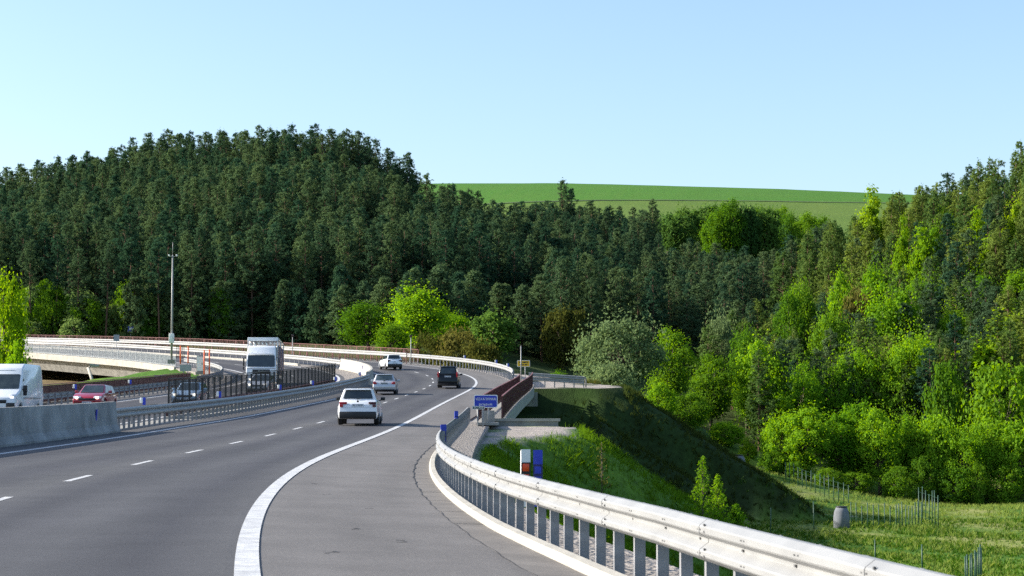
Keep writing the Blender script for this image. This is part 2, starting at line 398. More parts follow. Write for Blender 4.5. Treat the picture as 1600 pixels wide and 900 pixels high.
M['blue_paint'] = mat('pale_blue_car_paint', (.30,.42,.55), .25, .3, var=.06, coat=.7, scale=1)
M['curtain'] = mat('trailer_curtain', (.10,.02,.025), .6, var=.3, scale=1)
M['curtain_blue'] = mat('trailer_blue', (.02,.03,.10), .6, var=.3, scale=1)
M['bark'] = mat('bark', (.10,.075,.055), .95, var=.4, scale=3, bump=.6)
M['pine_bark'] = mat('pine_bark', (.13,.07,.045), .95, var=.45, scale=2, bump=.6)
M['green_steel'] = mat('green_fence_steel', (.02,.07,.04), .55, var=.2)
M['tar'] = mat('tar_joint', (.015,.014,.013), .7, var=.3)

# asphalt: UV = (offset from the right edge line, station)
def asphalt(name, ramp):
    m, nt, b = new_mat(name); N, L = nt.nodes, nt.links
    uv = N.new('ShaderNodeUVMap'); uv.uv_map = 'along'
    sx = N.new('ShaderNodeSeparateXYZ'); L.new(uv.outputs[0], sx.inputs[0])
    tc = N.new('ShaderNodeTexCoord')
    wob = N.new('ShaderNodeTexNoise'); wob.inputs['Scale'].default_value = .35; wob.inputs['Detail'].default_value = 3; L.new(tc.outputs['Object'], wob.inputs['Vector'])
    a = N.new('ShaderNodeMath'); a.operation = 'MULTIPLY_ADD'; L.new(wob.outputs['Fac'], a.inputs[0]); a.inputs[1].default_value = .25; L.new(sx.outputs['X'], a.inputs[2])
    mr = N.new('ShaderNodeMapRange'); mr.inputs['From Min'].default_value = -6; mr.inputs['From Max'].default_value = 26; L.new(a.outputs[0], mr.inputs['Value'])
    cr = N.new('ShaderNodeValToRGB'); L.new(mr.outputs['Result'], cr.inputs['Fac'])
    e = cr.color_ramp.elements
    for k, (u, c) in enumerate(ramp):
        p = (u+6)/32
        el = e[k] if k < 2 else e.new(p)
        el.position = p; el.color = (*c, 1)
    n1 = N.new('ShaderNodeTexNoise'); n1.inputs['Scale'].default_value = 22; n1.inputs['Detail'].default_value = 10; n1.inputs['Roughness'].default_value = .75; L.new(tc.outputs['Object'], n1.inputs['Vector'])
    # long patches stretched along the road
    mp = N.new('ShaderNodeMapping'); mp.inputs['Scale'].default_value = (.9,.06,1); L.new(uv.outputs[0], mp.inputs['Vector'])
    n3 = N.new('ShaderNodeTexNoise'); n3.inputs['Scale'].default_value = 1.; n3.inputs['Detail'].default_value = 7; L.new(mp.outputs[0], n3.inputs['Vector'])
    ad = N.new('ShaderNodeMath'); ad.operation = 'MULTIPLY_ADD'; L.new(n3.outputs['Fac'], ad.inputs[0]); ad.inputs[1].default_value = .75; ad.inputs[2].default_value = .34
    ml = N.new('ShaderNodeMath'); ml.operation = 'MULTIPLY_ADD'; L.new(n1.outputs['Fac'], ml.inputs[0]); ml.inputs[1].default_value = .9; ml.inputs[2].default_value = -.17
    sm = N.new('ShaderNodeMath'); sm.operation = 'ADD'; L.new(ad.outputs[0], sm.inputs[0]); L.new(ml.outputs[0], sm.inputs[1])
    n4 = N.new('ShaderNodeTexNoise'); n4.inputs['Scale'].default_value = .7; n4.inputs['Detail'].default_value = 8; n4.inputs['Roughness'].default_value = .65; L.new(tc.outputs['Object'], n4.inputs['Vector'])
    m4 = N.new('ShaderNodeMapRange'); m4.inputs['From Min'].default_value = .3; m4.inputs['From Max'].default_value = .7; m4.inputs['To Min'].default_value = .86; m4.inputs['To Max'].default_value = 1.12; L.new(n4.outputs['Fac'], m4.inputs['Value'])
    s4 = N.new('ShaderNodeMath'); s4.operation = 'MULTIPLY'; L.new(sm.outputs[0], s4.inputs[0]); L.new(m4.outputs['Result'], s4.inputs[1])
    hv = N.new('ShaderNodeHueSaturation'); L.new(cr.outputs['Color'], hv.inputs['Color']); L.new(s4.outputs[0], hv.inputs['Value']); L.new(hv.outputs['Color'], b.inputs['Base Color'])
    b.inputs['Roughness'].default_value = .8; b.inputs['Specular IOR Level'].default_value = .25
    bp = N.new('ShaderNodeBump'); bp.inputs['Strength'].default_value = .5; bp.inputs['Distance'].default_value = .01; L.new(n1.outputs['Fac'], bp.inputs['Height']); L.new(bp.outputs['Normal'], b.inputs['Normal'])
    return m
g1, g2, g3, g4 = (.14,.130,.122), (.070,.069,.072), (.050,.049,.054), (.084,.082,.082)
M['asphalt'] = asphalt('asphalt', [(-6,g1),(26,g4),(.06,g1),(.14,g4),(1.1,g3),(2.2,g2),(3.3,g3),(4.3,g4),(5.6,g3),(6.8,g2),(8,g3),(9.2,g4)])
M['asphalt_far'] = asphalt('asphalt_opposite', [(-6,g2),(26,g1),(13,g4),(14.5,g3),(16,g2),(17.5,g4),(19,g3),(21,g3),(22.5,g1)])

def srange(s0, s1, st=1.): k = max(2, int(math.ceil((s1-s0)/st))+1); return np.linspace(s0, s1, k)
def strip(name, u0, u1, s0, s1, dz, m, st=1., skirt=0., nu=1, crown=None):
    """a paved sheet between two offsets, following the road surface"""
    sv = srange(s0, s1, st); a = u0(sv) if callable(u0) else np.full(len(sv), u0); b = u1(sv) if callable(u1) else np.full(len(sv), u1)
    rows = []; us = []
    for k in range(nu+1):
        u = a+(b-a)*k/nu; p = lin(sv, u, dz); rows.append(p); us.append(u)
    if skirt:
        rows = [rows[0]-[0,0,skirt]]+rows+[rows[-1]-[0,0,skirt]]; us = [us[0]]+us+[us[-1]]
    k = len(rows); V = np.stack(rows, 1).reshape(-1, 3); UV = np.stack([np.stack(us, 1).ravel(), np.repeat(sv, k)], -1)
    i = (np.arange(len(sv)-1)[:,None]*k+np.arange(k-1)).ravel(); Fq = np.stack([i, i+k, i+k+1, i+1], -1)
    me = fast_mesh(name, V, Fq, m, 4)
    me.polygons.foreach_set('use_smooth', np.zeros(len(Fq), bool))
    uvl = me.uv_layers.new(name='along'); li = np.empty(len(me.loops), np.int32); me.loops.foreach_get('vertex_index', li)
    uvl.data.foreach_set('uv', UV[li].astype(np.float32).ravel())
    o = bpy.data.objects.new(name, me); col.objects.link(o)
    return o
SEND = 470
def u_asph(s): return -I(s, [0,30,55,66,90,97,130,172,180,210,240,500], [2.58,2.56,2.5,2.46,2.5,2.6,3.3,3.5,3.2,3.1,2.9,2.9])
tag(strip('road', u_asph, lambda s: u_median(s)+.5, -50, SEND, 0, M['asphalt'], skirt=.25, nu=10), kind='structure')
tag(strip('opposite_road', 12.4, 24.1, -50, SEND, 0, M['asphalt_far'], skirt=.25, nu=8), kind='structure')
# markings
mk = MB()
def mark(u, w, s0, s1, st=1.):
    sv = srange(s0, s1, st); uu = u(sv) if callable(u) else np.full(len(sv), float(u))
    a, b = lin(sv, uu-w/2, .005), lin(sv, uu+w/2, .005); k = len(sv)
    mk.add(np.concatenate([a, b]), [(i, i+1, i+1+k, i+k) for i in range(k-1)])
mark(0, .225, -40, SEND); mark(u_left, .225, -40, SEND); mark(12.95, .24, -40, SEND); mark(21.7, .24, -40, SEND)
s = S(39.1)-1.5-9*6
while s < 420:
    mark(u_dash, .14, s, s+3); mark(17.3, .14, s+4, s+7); s += 9
tag(mk.build('road_markings', M['paint']), kind='structure')
# drainage gutter, kerb, gravel verge
sA, sB = -20, S(92)
tag(strip('gutter', lambda s: -(r_rail(s)-.26), u_asph, sA, sB, -.003, M['gutter'], skirt=.2), kind='structure')
kb = MB(); fr = [(lin(s, -(r_rail(s)-.22)), left_vec(s)) for s in srange(sA, sB, 1)]
kb.sweep(fr, [(.08,-.15),(.08,.05),(.05,.085),(-.05,.095),(-.07,-.15)], closed=True)
tag(kb.build('kerb', M['pale_concrete']), kind='structure')
jt = MB(); sv = srange(sA, sB, .35); uu = u_asph(sv)+.012*np.sin(sv*1.7)+.010*np.sin(sv*4.1); ww = (.008+.005*np.sin(sv*2.3)+.003*np.sin(sv*6.1))*I(sv,[0,30,38,48,62,74,88],[.15,.3,.9,1.4,1.2,.5,.2])+.002
a, b_ = lin(sv, uu-ww, .004), lin(sv, uu+ww, .004); k = len(sv); jt.add(np.concatenate([a, b_]), [(i, i+1, i+1+k, i+k) for i in range(k-1)])
for s_ in np.arange(26, 88, 3.1):        # joints between gutter slabs
    c = lin(np.array([s_, s_+.03]), 0); 
    p = [lin(s_, float(u_asph(s_))-.01, .003), lin(s_, -(float(r_rail(s_))-.31), .003), lin(s_+.035, -(float(r_rail(s_))-.31), .003), lin(s_+.035, float(u_asph(s_))-.01, .003)]
    jt.add(p, [(0,1,2,3)])
for s0_, u0_ in ((24,-1.2),(33,-.9),(29,-1.5),(37,-.6),(20,-.8),(22,-1.6)):
    pts = [(s0_, u0_)]
    for _ in range(7): pts.append((pts[-1][0]+rng.uniform(.02,.1), pts[-1][1]+rng.normal(.0,.06)))
    for (a1, b1), (a2, b2) in zip(pts, pts[1:]):
        jt.add([lin(a1, b1, .003), lin(a2, b2, .003), lin(a2+.03, b2, .003), lin(a1+.03, b1, .003)], [(0,1,2,3)])
tag(jt.build('road_joint', M['tar']), kind='structure')
m, nt, b = new_mat('gravel'); N_, L_ = nt.nodes, nt.links
tc = N_.new('ShaderNodeTexCoord'); vo = N_.new('ShaderNodeTexVoronoi'); vo.inputs['Scale'].default_value = 14; L_.new(tc.outputs['Object'], vo.inputs['Vector'])
cr = N_.new('ShaderNodeValToRGB'); L_.new(vo.outputs['Color'], cr.inputs['Fac']); cr.color_ramp.elements[0].color = (.13,.115,.10,1); cr.color_ramp.elements[1].color = (.36,.32,.285,1); L_.new(cr.outputs[0], b.inputs['Base Color'])
bp = N_.new('ShaderNodeBump'); bp.inputs['Distance'].default_value = .05; L_.new(vo.outputs['Distance'], bp.inputs['Height']); L_.new(bp.outputs['Normal'], b.inputs['Normal']); b.inputs['Roughness'].default_value = .95
M['gravel'] = m
tag(strip('gravel_verge', lambda s: -(r_rail(s)+I(s,[0,40,70,92],[.9,.7,.9,1.0])), lambda s: -(r_rail(s)-.2), sA, S(97.4), .0, M['gravel'], nu=3, skirt=.25), kind='structure')
tag(strip('gravel_strip', -4.6, lambda s: u_asph(s)+.02, BR1+.6, VI0, -.02, M['gravel'], nu=3, skirt=.3), kind='structure')
tag(strip('median_strip', lambda s: u_median(s)+.5, 12.4, -50, BR0, .0, M['concrete'], skirt=.3), kind='structure')
tag(strip('median_verge', lambda s: u_median(s)+.5, 12.4, BR1, SEND, .0, M['gravel'], skirt=.3), kind='structure')
tag(strip('outer_verge', 24.1, 26.2, -50, BR0, -.03, M['gravel'], skirt=.3), kind='structure')
tag(strip('outer_bank', 24.1, 26.2, BR1, VI0, -.03, M['gravel'], skirt=.3), kind='structure')

# ------------------------------------------------------------------ guard rails
WB = [(.0,.0),(.022,.004),(.074,.040),(.080,.050),(.080,.082),(.074,.094),(.012,.140),(.010,.155),(.012,.168),(.074,.205),(.080,.216),(.080,.256),(.074,.268),(.022,.306),(.0,.31)]
def guardrail(label, ufun, s0, s1, h=.75, side=1, step=1.33, group=None, two_sided=False, beam_m='galv', post_m='galv_post', tall=1., slots=False, n_posts=100, base=0., end_turn=False):
    """side=+1: the beam faces left; posts are C channels"""
    uf = ufun if callable(ufun) else (lambda s: np.full(np.shape(s), float(ufun)))
    o0 = Vector(lin(s0, float(uf(s0)))); root = thing('guardrail', label, 'guardrail', o0, group=group)
    rel = lambda p: Vector(p)-o0
    sv = srange(s0, s1, 1.)
    fr = [(rel(lin(s, float(uf(s)), base)), left_vec(s)*side) for s in sv]
    bm_ = MB(); z0 = h-.31*tall
    pr = [(.06+a, z0+z*tall) for a, z in WB]; pr2 = [(a-.004, z) for a, z in pr[::-1]]
    bm_.sweep(fr, pr+pr2, closed=True, sm=True)
    if two_sided:
        pr = [(-.06-a, z0+z*tall) for a, z in WB]; bm_.sweep(fr, pr+[(a+.004, z) for a, z in pr[::-1]], closed=True, sm=True)
    if slots:
        sl = bm_; s = s0+.3; k = 0
        while s < min(s1, 70):
            p = rel(lin(s, float(uf(s)), base)); l = left_vec(s)*side; t = Vector((l.y, -l.x, 0))*side
            M3 = Matrix((l, t, Vector((0,0,1)))).transposed()
            for zz in (.236, .066):
                for dy in (-.03, .045): sl.box(p+l*(.06+.079)+t*dy+Vector((0,0,z0+zz)), (.010,.026,.010), mi=1, M=M3)
            sl.box(p+l*(.06+.012)+t*.25+Vector((0,0,z0+.155)), (.012,.03,.016), mi=1, M=M3)
            if k % 3 == 0:
                fr2 = [(rel(lin(q, float(uf(q)), base)), left_vec(q)*side) for q in (s, s+.16, s+.32)]
                bm_.sweep(fr2, [(.064+a_, z0+z_*tall) for a_, z_ in WB]+[(.050+a_, z0+z_*tall) for a_, z_ in WB[::-1]], closed=True)
            if k % 3 == 0:      # splice: the next rail overlaps this one
                for zz in (.225, .275, .05, .1): sl.box(p+l*(.06+.082)-t*.16+Vector((0,0,z0+zz)), (.014,.018,.016), mi=1, M=M3)
            s += 1.33; k += 1
    beam = bm_.build('beam', [M[beam_m], M['slot']], root)
    for p in beam.data.polygons: p.use_smooth = True
    try: beam.data.set_sharp_from_angle(angle=R(18))
    except Exception: pass
    # one post mesh, copied
    pm = MB(); w, d, tck = .095, .055, .006; hp = h-.02+.6
    for (cx, cy, dx, dy) in ((0,0,w,tck),(-w/2+tck/2,d/2,tck,d),(w/2-tck/2,d/2,tck,d)): pm.box((cx, cy, hp/2-.6), (dx, dy, hp))
    pm.box((w/2*.0+.0, .02, h-.155*tall), (w+.02, .03, .10))          # bracket that carries the beam
    me = None; far = MB(); sp = np.arange(s0+.2, s1-.1, step)
    for k, s in enumerate(sp):
        p = rel(lin(s, float(uf(s)), base)); rz = head(s)
        if k < n_posts:
            if me is None: q = pm.build('post', M[post_m], root); me = q.data
            else: q = bpy.data.objects.new('post', me); col.objects.link(q); q.parent = root
            q.location = p; q.rotation_euler.z = rz
        else:
            Mz = Matrix.Rotation(rz, 3, 'Z')
            far.add([Mz@Vector(v)+p for v in pm.v], pm.f)
    if far.v: tag(far.build('post', M[post_m], root), kind='stuff')
    return root
guardrail('long pale steel guardrail on a kerb in front, with bolts and grey channel posts', lambda s: -r_rail(s), -6, S(96.5), h=.73, slots=True, step=.92, tall=1.0)
guardrail('shaded double steel guardrail between the grey concrete barrier and the cream one', lambda s: u_median(s)+.05, S(79.5), S(178), h=.93, side=-1, step=1.0, tall=1.3, two_sided=True)
guardrail('sunlit white guardrail curving round the outside of the bend behind the black car', lambda s: -I(s,[176,190,237],[3.3,3.5,3.3]), S(177), VI0, h=1.12, step=1.2, tall=1.5, base=.1)
guardrail('white guardrail with red railing behind it on the far viaduct', -3.3, VI0+.3, SEND-5, h=1.10, step=1.6, tall=1.7, base=.15, post_m='redrail')
guardrail('white median guardrail beyond the cream concrete barrier', lambda s: u_median(s)+.15, S(222), SEND-10, h=1.0, side=1, step=1.6, tall=1.7, two_sided=True)
guardrail('grey guardrail behind the red car on the outer edge of the near bridge', 23.4, S(70), S(174), h=.85, side=1, step=1.6, tall=1.2)
guardrail('guardrail bending round the inside of the curve by the orange posts', 24.3, S(174.5), VI0, h=.95, side=1, step=1.4, tall=1.35)
guardrail('grey guardrail with short posts on the far side of the median', 12.3, S(60), S(97), h=.8, side=1, step=2., tall=1.1)

# concrete barriers
def barrier(label, ufun, s0, s1, h, m, marks=()):
    o0 = Vector(lin(s0, float(ufun(s0)))); root = thing('concrete_barrier', label, 'barrier', o0)
    b = MB(); pr = [(-.33,-.25),(-.33,.07),(-.20,.30),(-.11,h),(.11,h),(.20,.30),(.33,.07),(.33,-.25)]
    # segments cast end to end
    cuts = list(np.arange(s0, s1, 6))+[s1]
    for a, c in zip(cuts, cuts[1:]):
        if c-a < .3: continue
        fr = [(Vector(lin(s, float(ufun(s))))-o0, left_vec(s)) for s in srange(a+.012, c-.012, 1)]
        b.sweep(fr, pr, closed=True)
    b.build('wall', m, root)
    for s, side in marks:
        p = Vector(lin(s, float(ufun(s))))-o0; l = left_vec(s)*side
        q = MB(); q.box((0,0,h*.62), (.045,.13,.42), M=Matrix.Rotation(-side*.07, 3, 'Y')); r = q.build('delineator', M['blue'], root, loc=p+l*.185); r.rotation_euler.z = head(s)
    return root
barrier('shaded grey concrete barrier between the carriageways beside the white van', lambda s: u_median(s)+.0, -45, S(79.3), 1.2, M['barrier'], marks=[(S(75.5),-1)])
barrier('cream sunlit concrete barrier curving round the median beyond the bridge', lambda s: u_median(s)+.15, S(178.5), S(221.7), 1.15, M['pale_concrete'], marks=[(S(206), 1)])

# ------------------------------------------------------------------ bridges
def railing(root, ufun, s0, s1, h, m, mtop, step=.14, base=0., o0=Vector(), name='railing', pw=.03):
    uf = ufun if callable(ufun) else (lambda s: float(ufun))
    b = MB(); prev = None
    P = lambda s, z: Vector(lin(s, float(uf(s)), base+z))-o0
    for s in np.arange(s0, s1, step):
        q = P(s, 0); b.box((q.x, q.y, q.z+h/2), (pw, pw*1.6, h-.06), rz=head(s))
    for s in np.arange(s0, s1+.01, 2.0):
        q = P(s, 0); b.box((q.x, q.y, q.z+h/2-.05), (.07,.07,h), rz=head(s))
    r = b.build(name, m, root)
    t = MB(); fr = [(P(s, 0), left_vec(s)) for s in srange(s0, s1, 1)]
    t.sweep(fr, [(-.045,h),(.045,h),(.045,h+.05),(-.045,h+.05)], closed=True)
    t.build('handrail', mtop, r)
    t = MB(); t.sweep(fr, [(-.03,.06),(.03,.06),(.03,.11),(-.03,.11)], closed=True); t.build('bottom_rail', m, r)
    return r
def bridge(label, u0, u1, s0, s1, depth, rails, abut=True, piers=(), edge_m='concrete'):
    """deck slab with edge beams; u0 right edge, u1 left edge"""
    f0 = u0 if callable(u0) else (lambda s: float(u0)); f1 = u1 if callable(u1) else (lambda s: float(u1))
    o0 = Vector(lin(s0, (float(f0(s0))+float(f1(s0)))/2)); root = thing('bridge', label, 'bridge', o0)
    sv = srange(s0, s1, 1.5); d = MB(); e = MB()
    def ring(s):
        a, c = float(f0(s)), float(f1(s)); return a, c
    V = []; n = 6
    for s in sv:
        a, c = ring(s); iz = .35
        for u, z in ((a+iz,-.04),(c-iz,-.04),(c-iz,-.38),(c-1.5,-depth),(a+1.5,-depth),(a+iz,-.38)):
            V.append(Vector(lin(s, u, z))-o0)
    d.add(V, [(i*n+j, i*n+(j+1) % n, (i+1)*n+(j+1) % n, (i+1)*n+j) for i in range(len(sv)-1) for j in range(n)])
    d.add(V[:n], [tuple(range(n))]); d.add(V[-n:], [tuple(range(n))[::-1]])
    d.build('deck', M['concrete'], root)
    for f, sg in ((f0, -1), (f1, 1)):
        e = MB(); fr = [(Vector(lin(s, float(f(s))))-o0, left_vec(s)*-sg) for s in sv]
        e.sweep(fr, [(0,-.62),(.34,-.62),(.34,.12),(0,.12)], closed=True); e.build('edge_beam', M[edge_m], root)
    for f, h, mm, mt, a, c, bz, stp, nm in rails: railing(root, f, a, c, h, M[mm], M[mt], stp, bz, o0, nm)
    if abut:
        for s in abut:
            a, c = ring(s); q = MB(); p = Vector(lin(s, (a+c)/2, -4.6))-o0
            q.box(p, (c-a+.6, 1.2, 8), rz=head(s)); q.build('abutment', M['concrete'], root)
    for s, u in piers:
        g = Vector(lin(s, u)); zg = float(ground(np.array([g.x]), np.array([g.y]))[0]); q = MB()
        q.tube([Vector((g.x, g.y, zg-1))-o0, Vector((g.x, g.y, g.z-depth+.1))-o0], .55, 14); q.build('pier', M['concrete'], root)
    return root
u_par_r = lambda s: -I(s, [98,172], [4.35,5.0]); u_par_l = lambda s: -I(s, [98,172], [3.15,3.9])
bridge('near motorway bridge with dark red railings and a shaded concrete edge beside the blue sign', lambda s: u_par_r(s)-.15, lambda s: u_median(s)+.9, BR0, BR1, 1.35,
       [(u_par_r, 1.12, 'darkred', 'redrail', BR0, BR1, .12, .13, 'railing'), (u_par_l, 1.05, 'darkred', 'redrail', BR0+1, BR1-1, .06, .13, 'railing')], abut=(BR0-.3, BR1+.3))
bridge('near bridge of the oncoming carriageway with dark picket railing along the median', 11.9, 25.4, BR0, BR1, 1.35,
       [(12.15, 1.85, 'black', 'black', BR0+.5, BR1-.5, .10, .40, 'railing'), (24.9, 1.1, 'darkred', 'redrail', BR0, BR1, .12, .13, 'railing')], abut=(BR0-.3, BR1+.3))
guardrail('dark red low rail under the picket railing of the median', 12.28, BR0+.5, BR1-.5, h=.72, side=-1, step=2., beam_m='redrail', post_m='darkred', tall=1.2, n_posts=60)
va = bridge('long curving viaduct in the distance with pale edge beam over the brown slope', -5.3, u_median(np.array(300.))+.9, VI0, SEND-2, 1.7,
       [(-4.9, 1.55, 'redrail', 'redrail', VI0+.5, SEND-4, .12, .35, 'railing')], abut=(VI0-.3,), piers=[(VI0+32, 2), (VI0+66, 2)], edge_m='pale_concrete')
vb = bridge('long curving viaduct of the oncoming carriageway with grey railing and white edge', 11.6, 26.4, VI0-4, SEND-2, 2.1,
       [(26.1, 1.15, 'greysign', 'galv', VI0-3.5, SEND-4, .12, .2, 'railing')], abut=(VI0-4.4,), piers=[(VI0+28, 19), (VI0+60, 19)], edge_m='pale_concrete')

# ------------------------------------------------------------------ vehicles
def panel(b, quad, ml, mr_, mb, mt, off=.006, thick=.012, mi=0, nseg=1):
    """thin plate lying on a quad (bl, br, tr, tl), inset by fractions"""
    q = [Vector(v) for v in quad]
    def P(u, v): return (q[0]*(1-u)+q[1]*u)*(1-v)+(q[3]*(1-u)+q[2]*u)*v
    c = [P(ml, mb), P(1-mr_, mb), P(1-mr_, 1-mt), P(ml, 1-mt)]
    nrm = (c[1]-c[0]).cross(c[3]-c[0]).normalized()
    cr = .12        # cut corners, as rounded glass has
    ring = []
    for i in range(4):
        a, p, d = c[i-1], c[i], c[(i+1) % 4]
        ring += [p+(a-p)*cr*.5, p+(a-p)*cr*.15+(d-p)*cr*.15, p+(d-p)*cr*.5]
    n = len(ring)
    vs = [p+nrm*off for p in ring]+[p+nrm*(off-thick) for p in ring]
    b.add(vs, [tuple(range(n)), tuple(range(n, 2*n))[::-1]]+[(i, n+i, n+(i+1) % n, (i+1) % n) for i in range(n)], mi)
def arch(yc, r, rr): return [(yc+rr*math.cos(a), r+rr*math.sin(a)) for a in np.linspace(math.pi, 0, 9)]
def wheel(root, x, y, r, w=.22):
    t = MB(); sg = 1 if x > 0 else -1
    prof = [(.0, r*.62),(.0, r*.9),(.03, r),(w-.03, r),(w, r*.9),(w, r*.62)]; n = 20; vs = []
    for (a, rr) in prof:
        for j in range(n): vs.append((sg*(w/2-a), rr*math.cos(2*math.pi*j/n), rr*math.sin(2*math.pi*j/n)))
    k = len(prof); fs = [(i*n+j, i*n+(j+1) % n, (i+1)*n+(j+1) % n, (i+1)*n+j) for i in range(k-1) for j in range(n)]+[tuple((k-1)*n+j for j in range(n)), tuple(range(n))]
    t.add(vs, fs); wo = t.build('wheel', M['rubber'], root, loc=(x, y, r))
    h = MB(); h.tube([(sg*(w/2-.02),0,0),(sg*(w/2+.004),0,0)], r*.6, 16)
    for j in range(5): a = j*2*math.pi/5; h.bar((sg*(w/2+.006), 0, 0), (sg*(w/2+.006), r*.55*math.cos(a), r*.55*math.sin(a)), .07, .02)
    h.build('rim', M['rim'], wo)
def marks_row(root, name, m, c, w, h, nchar, facing):
    """a row of small raised characters too small to be read, e.g. on a plate"""
    b = MB(); st = w/nchar
    for k in range(nchar):
        if k in (2,): continue
        x = -w/2+st*(k+.5); b.box((x, 0, h*.28), (st*.6,.004,h*.14)); b.box((x, 0, -h*.28), (st*.6,.004,h*.14)); b.box((x+(-1)**k*st*.22, 0, 0), (st*.2,.004,h*.6))
    return b.build(name, m, root, loc=c)

def car(label, paint, L, W, H, wr, belt, y_cowl, hood_z, rear_top, win_z=None, clad=.0, plate_z=.85, tail='h', roof_rails=False, glass='glass', loc=(0,0,0), rz=0., wb=None, nose=.62, group=None, tail_m='taillight', dark_tail=None, back_glass=None, plate_m='plate', spoiler=True):
    p = M[paint]; root = thing('car', label, 'car', loc, rz, group)
    gc_ = .22 if not clad else .26; wb = wb or L*.61; ywr, ywf = -wb/2-.05, wb/2+.05; hl = L/2
    top_f = [(hl-.02,.42),(hl,.52),(hl-.03,nose),(hl-.16,nose+.12),(hl-.45,hood_z-.06),(y_cowl+.35,hood_z+.03),(y_cowl-.1,belt)]
    top_r = [(-hl+rear_top,belt),(-hl+rear_top*.55,belt-.10),(-hl+.05,belt-.22),(-hl+.02,.62),(-hl,.52),(-hl+.03,.34),(-hl+.12,gc_)]
    poly = arch(ywr, wr, wr+.05)+arch(ywf, wr, wr+.05)+[(hl-.12,gc_)]+top_f+top_r
    b = MB(); b.prism(poly, -W/2, W/2)
    def shape(v):
        x, y, z = v; t = abs(y)/hl
        k = 1-.10*max(0, (t-.55)/.45)**2.2; k *= 1-.05*max(0, (.55-z)/.4)**2-.07*max(0, (z-.68)/.40)**1.3
        return (x*k, y, z)
    b.v = [shape(v) for v in b.v]
    body = b.build('body', p, root, bevel=.085, seg=4)
    # greenhouse
    ym = rear_top; wbm = W/2-.10; wt = W/2-.285
    y0, y1 = -hl+ym-.02, y_cowl; y0t, y1t = -hl+ym+.22, y_cowl-.85
    zb, zt = belt-.05, H-.015
    B = [(-wbm,y0,zb),(wbm,y0,zb),(wbm-.02,y1,zb),(-wbm+.02,y1,zb)]; T = [(-wt,y0t,zt),(wt,y0t,zt),(wt-.01,y1t,zt),(-wt+.01,y1t,zt)]
    Tm = [(-wt*.55,y0t+.25,H),(wt*.55,y0t+.25,H),(wt*.55,y1t-.2,H),(-wt*.55,y1t-.2,H)]
    g = MB(); g.add(B+T+Tm, [(0,1,5,4),(1,2,6,5),(2,3,7,6),(3,0,4,7),(4,5,9,8),(5,6,10,9),(6,7,11,10),(7,4,8,11),(8,9,10,11),(3,2,1,0)])
    g.build('roof', p, root, bevel=.085, seg=3)
    gm = M[glass]
    q = MB(); panel(q, (B[0],B[1],T[1],T[0]), .085,.085,.17,.13, .014); q.build('rear_window', M[back_glass or glass], root)
    q = MB(); panel(q, (B[2],B[3],T[3],T[2]), .06,.06,.10,.06, .012); q.build('windscreen', gm, root)
    for sg, qd in ((1, (B[1],B[2],T[2],T[1])), (-1, (B[3],B[0],T[0],T[3]))):
        for a, c in ((.04,.36),(.38,.66),(.68,.93)):
            if sg < 0: a, c = 1-c, 1-a
            q = MB(); panel(q, qd, a, 1-c, .14, .12, .010); q.build('side_window', gm, root)
        q = MB(); q.box((0,0,0), (.20,.09,.15)); q.bar((-sg*.08,0,-.05), (-sg*.2,.0,-.1), .05); q.build('mirror', M['black'] if clad else p, root, bevel=.03, loc=(sg*(W/2+.08), y_cowl-.55, belt+.06))
        q = MB(); q.box((0,0,0), (.02,.16,.03)); q.build('handle', p, root, loc=(sg*(W/2-.005), -.35, belt-.14))
        if roof_rails:
            q = MB(); q.tube([(sg*(wt-.02), y0t+.1, H-.01),(sg*(wt-.01), y0t+.25, H+.035),(sg*(wt-.02), y1t-.1, H+.035),(sg*(wt-.02), y1t+.05, H-.01)], .018, 6); q.build('roof_rail', M['black'], root)
        # lamps
        tm = M[dark_tail] if (dark_tail and sg > 0) else M[tail_m]
        q = MB()
        if tail == 'h': q.box((sg*(W/2-.28),-hl+.055,belt-.14), (.34,.10,.09)); q.box((sg*(W/2-.20),-hl+.05,belt-.25), (.16,.10,.14))
        elif tail == 'v': q.box((sg*(W/2-.125),-hl+.09,belt-.02), (.13,.16,.42))
        else: q.box((sg*(W/2-.19),-hl+.07,belt-.17), (.20,.12,.20)); q.box((sg*(W/2-.28),-hl+.055,belt-.20), (.16,.10,.10))
        q.build('tail_light', tm, root, bevel=.02)
        q = MB(); q.box((sg*(W/2-.30),hl-.20,nose+.08), (.42,.30,.15)); hp = q.build('headlight', M['headlight'], root, bevel=.04); q = MB(); q.tube([(sg*(W/2-.30),hl-.1,nose+.07),(sg*(W/2-.30),hl+.012,nose+.07)], .075, 12); q.build('lamp', M['lamp_on'], hp)
        for y in (ywr, ywf): wheel(root, sg*(W/2-.125), y, wr)
    q = MB(); q.box((0,-hl+.03,gc_+.02+(.30 if clad else .09)/2), (W*.88,.18,.30 if clad else .10)); q.build('rear_bumper', M['black'], root, bevel=.05)
    q = MB(); q.box((0,hl-.05,gc_+.10), (W*.80,.14,.18)); q.build('front_bumper', M['black'], root, bevel=.03)
    q = MB(); q.box((0,hl-.025,nose-.02), (W*.55,.07,.13)); q.build('grille', M['black'], root, bevel=.02)
    q = MB(); q.box((0,-hl+.035,plate_z), (.52,.03,.115)); pl = q.build('number_plate', M[plate_m], root); marks_row(pl, 'lettering', M['black'], (0,-hl+.018,plate_z), .44, .08, 8, -1)
    q = MB(); q.box((0,hl+.0,.42), (.52,.03,.115)); pl = q.build('number_plate', M['plate'], root); marks_row(pl, 'lettering', M['black'], (0,hl+.017,.42), .44, .08, 8, 1)
    q = MB(); q.tube([(0,-hl+.045,plate_z+.17),(0,-hl+.02,plate_z+.17)], .048, 12); q.build('badge', M['black'], root)
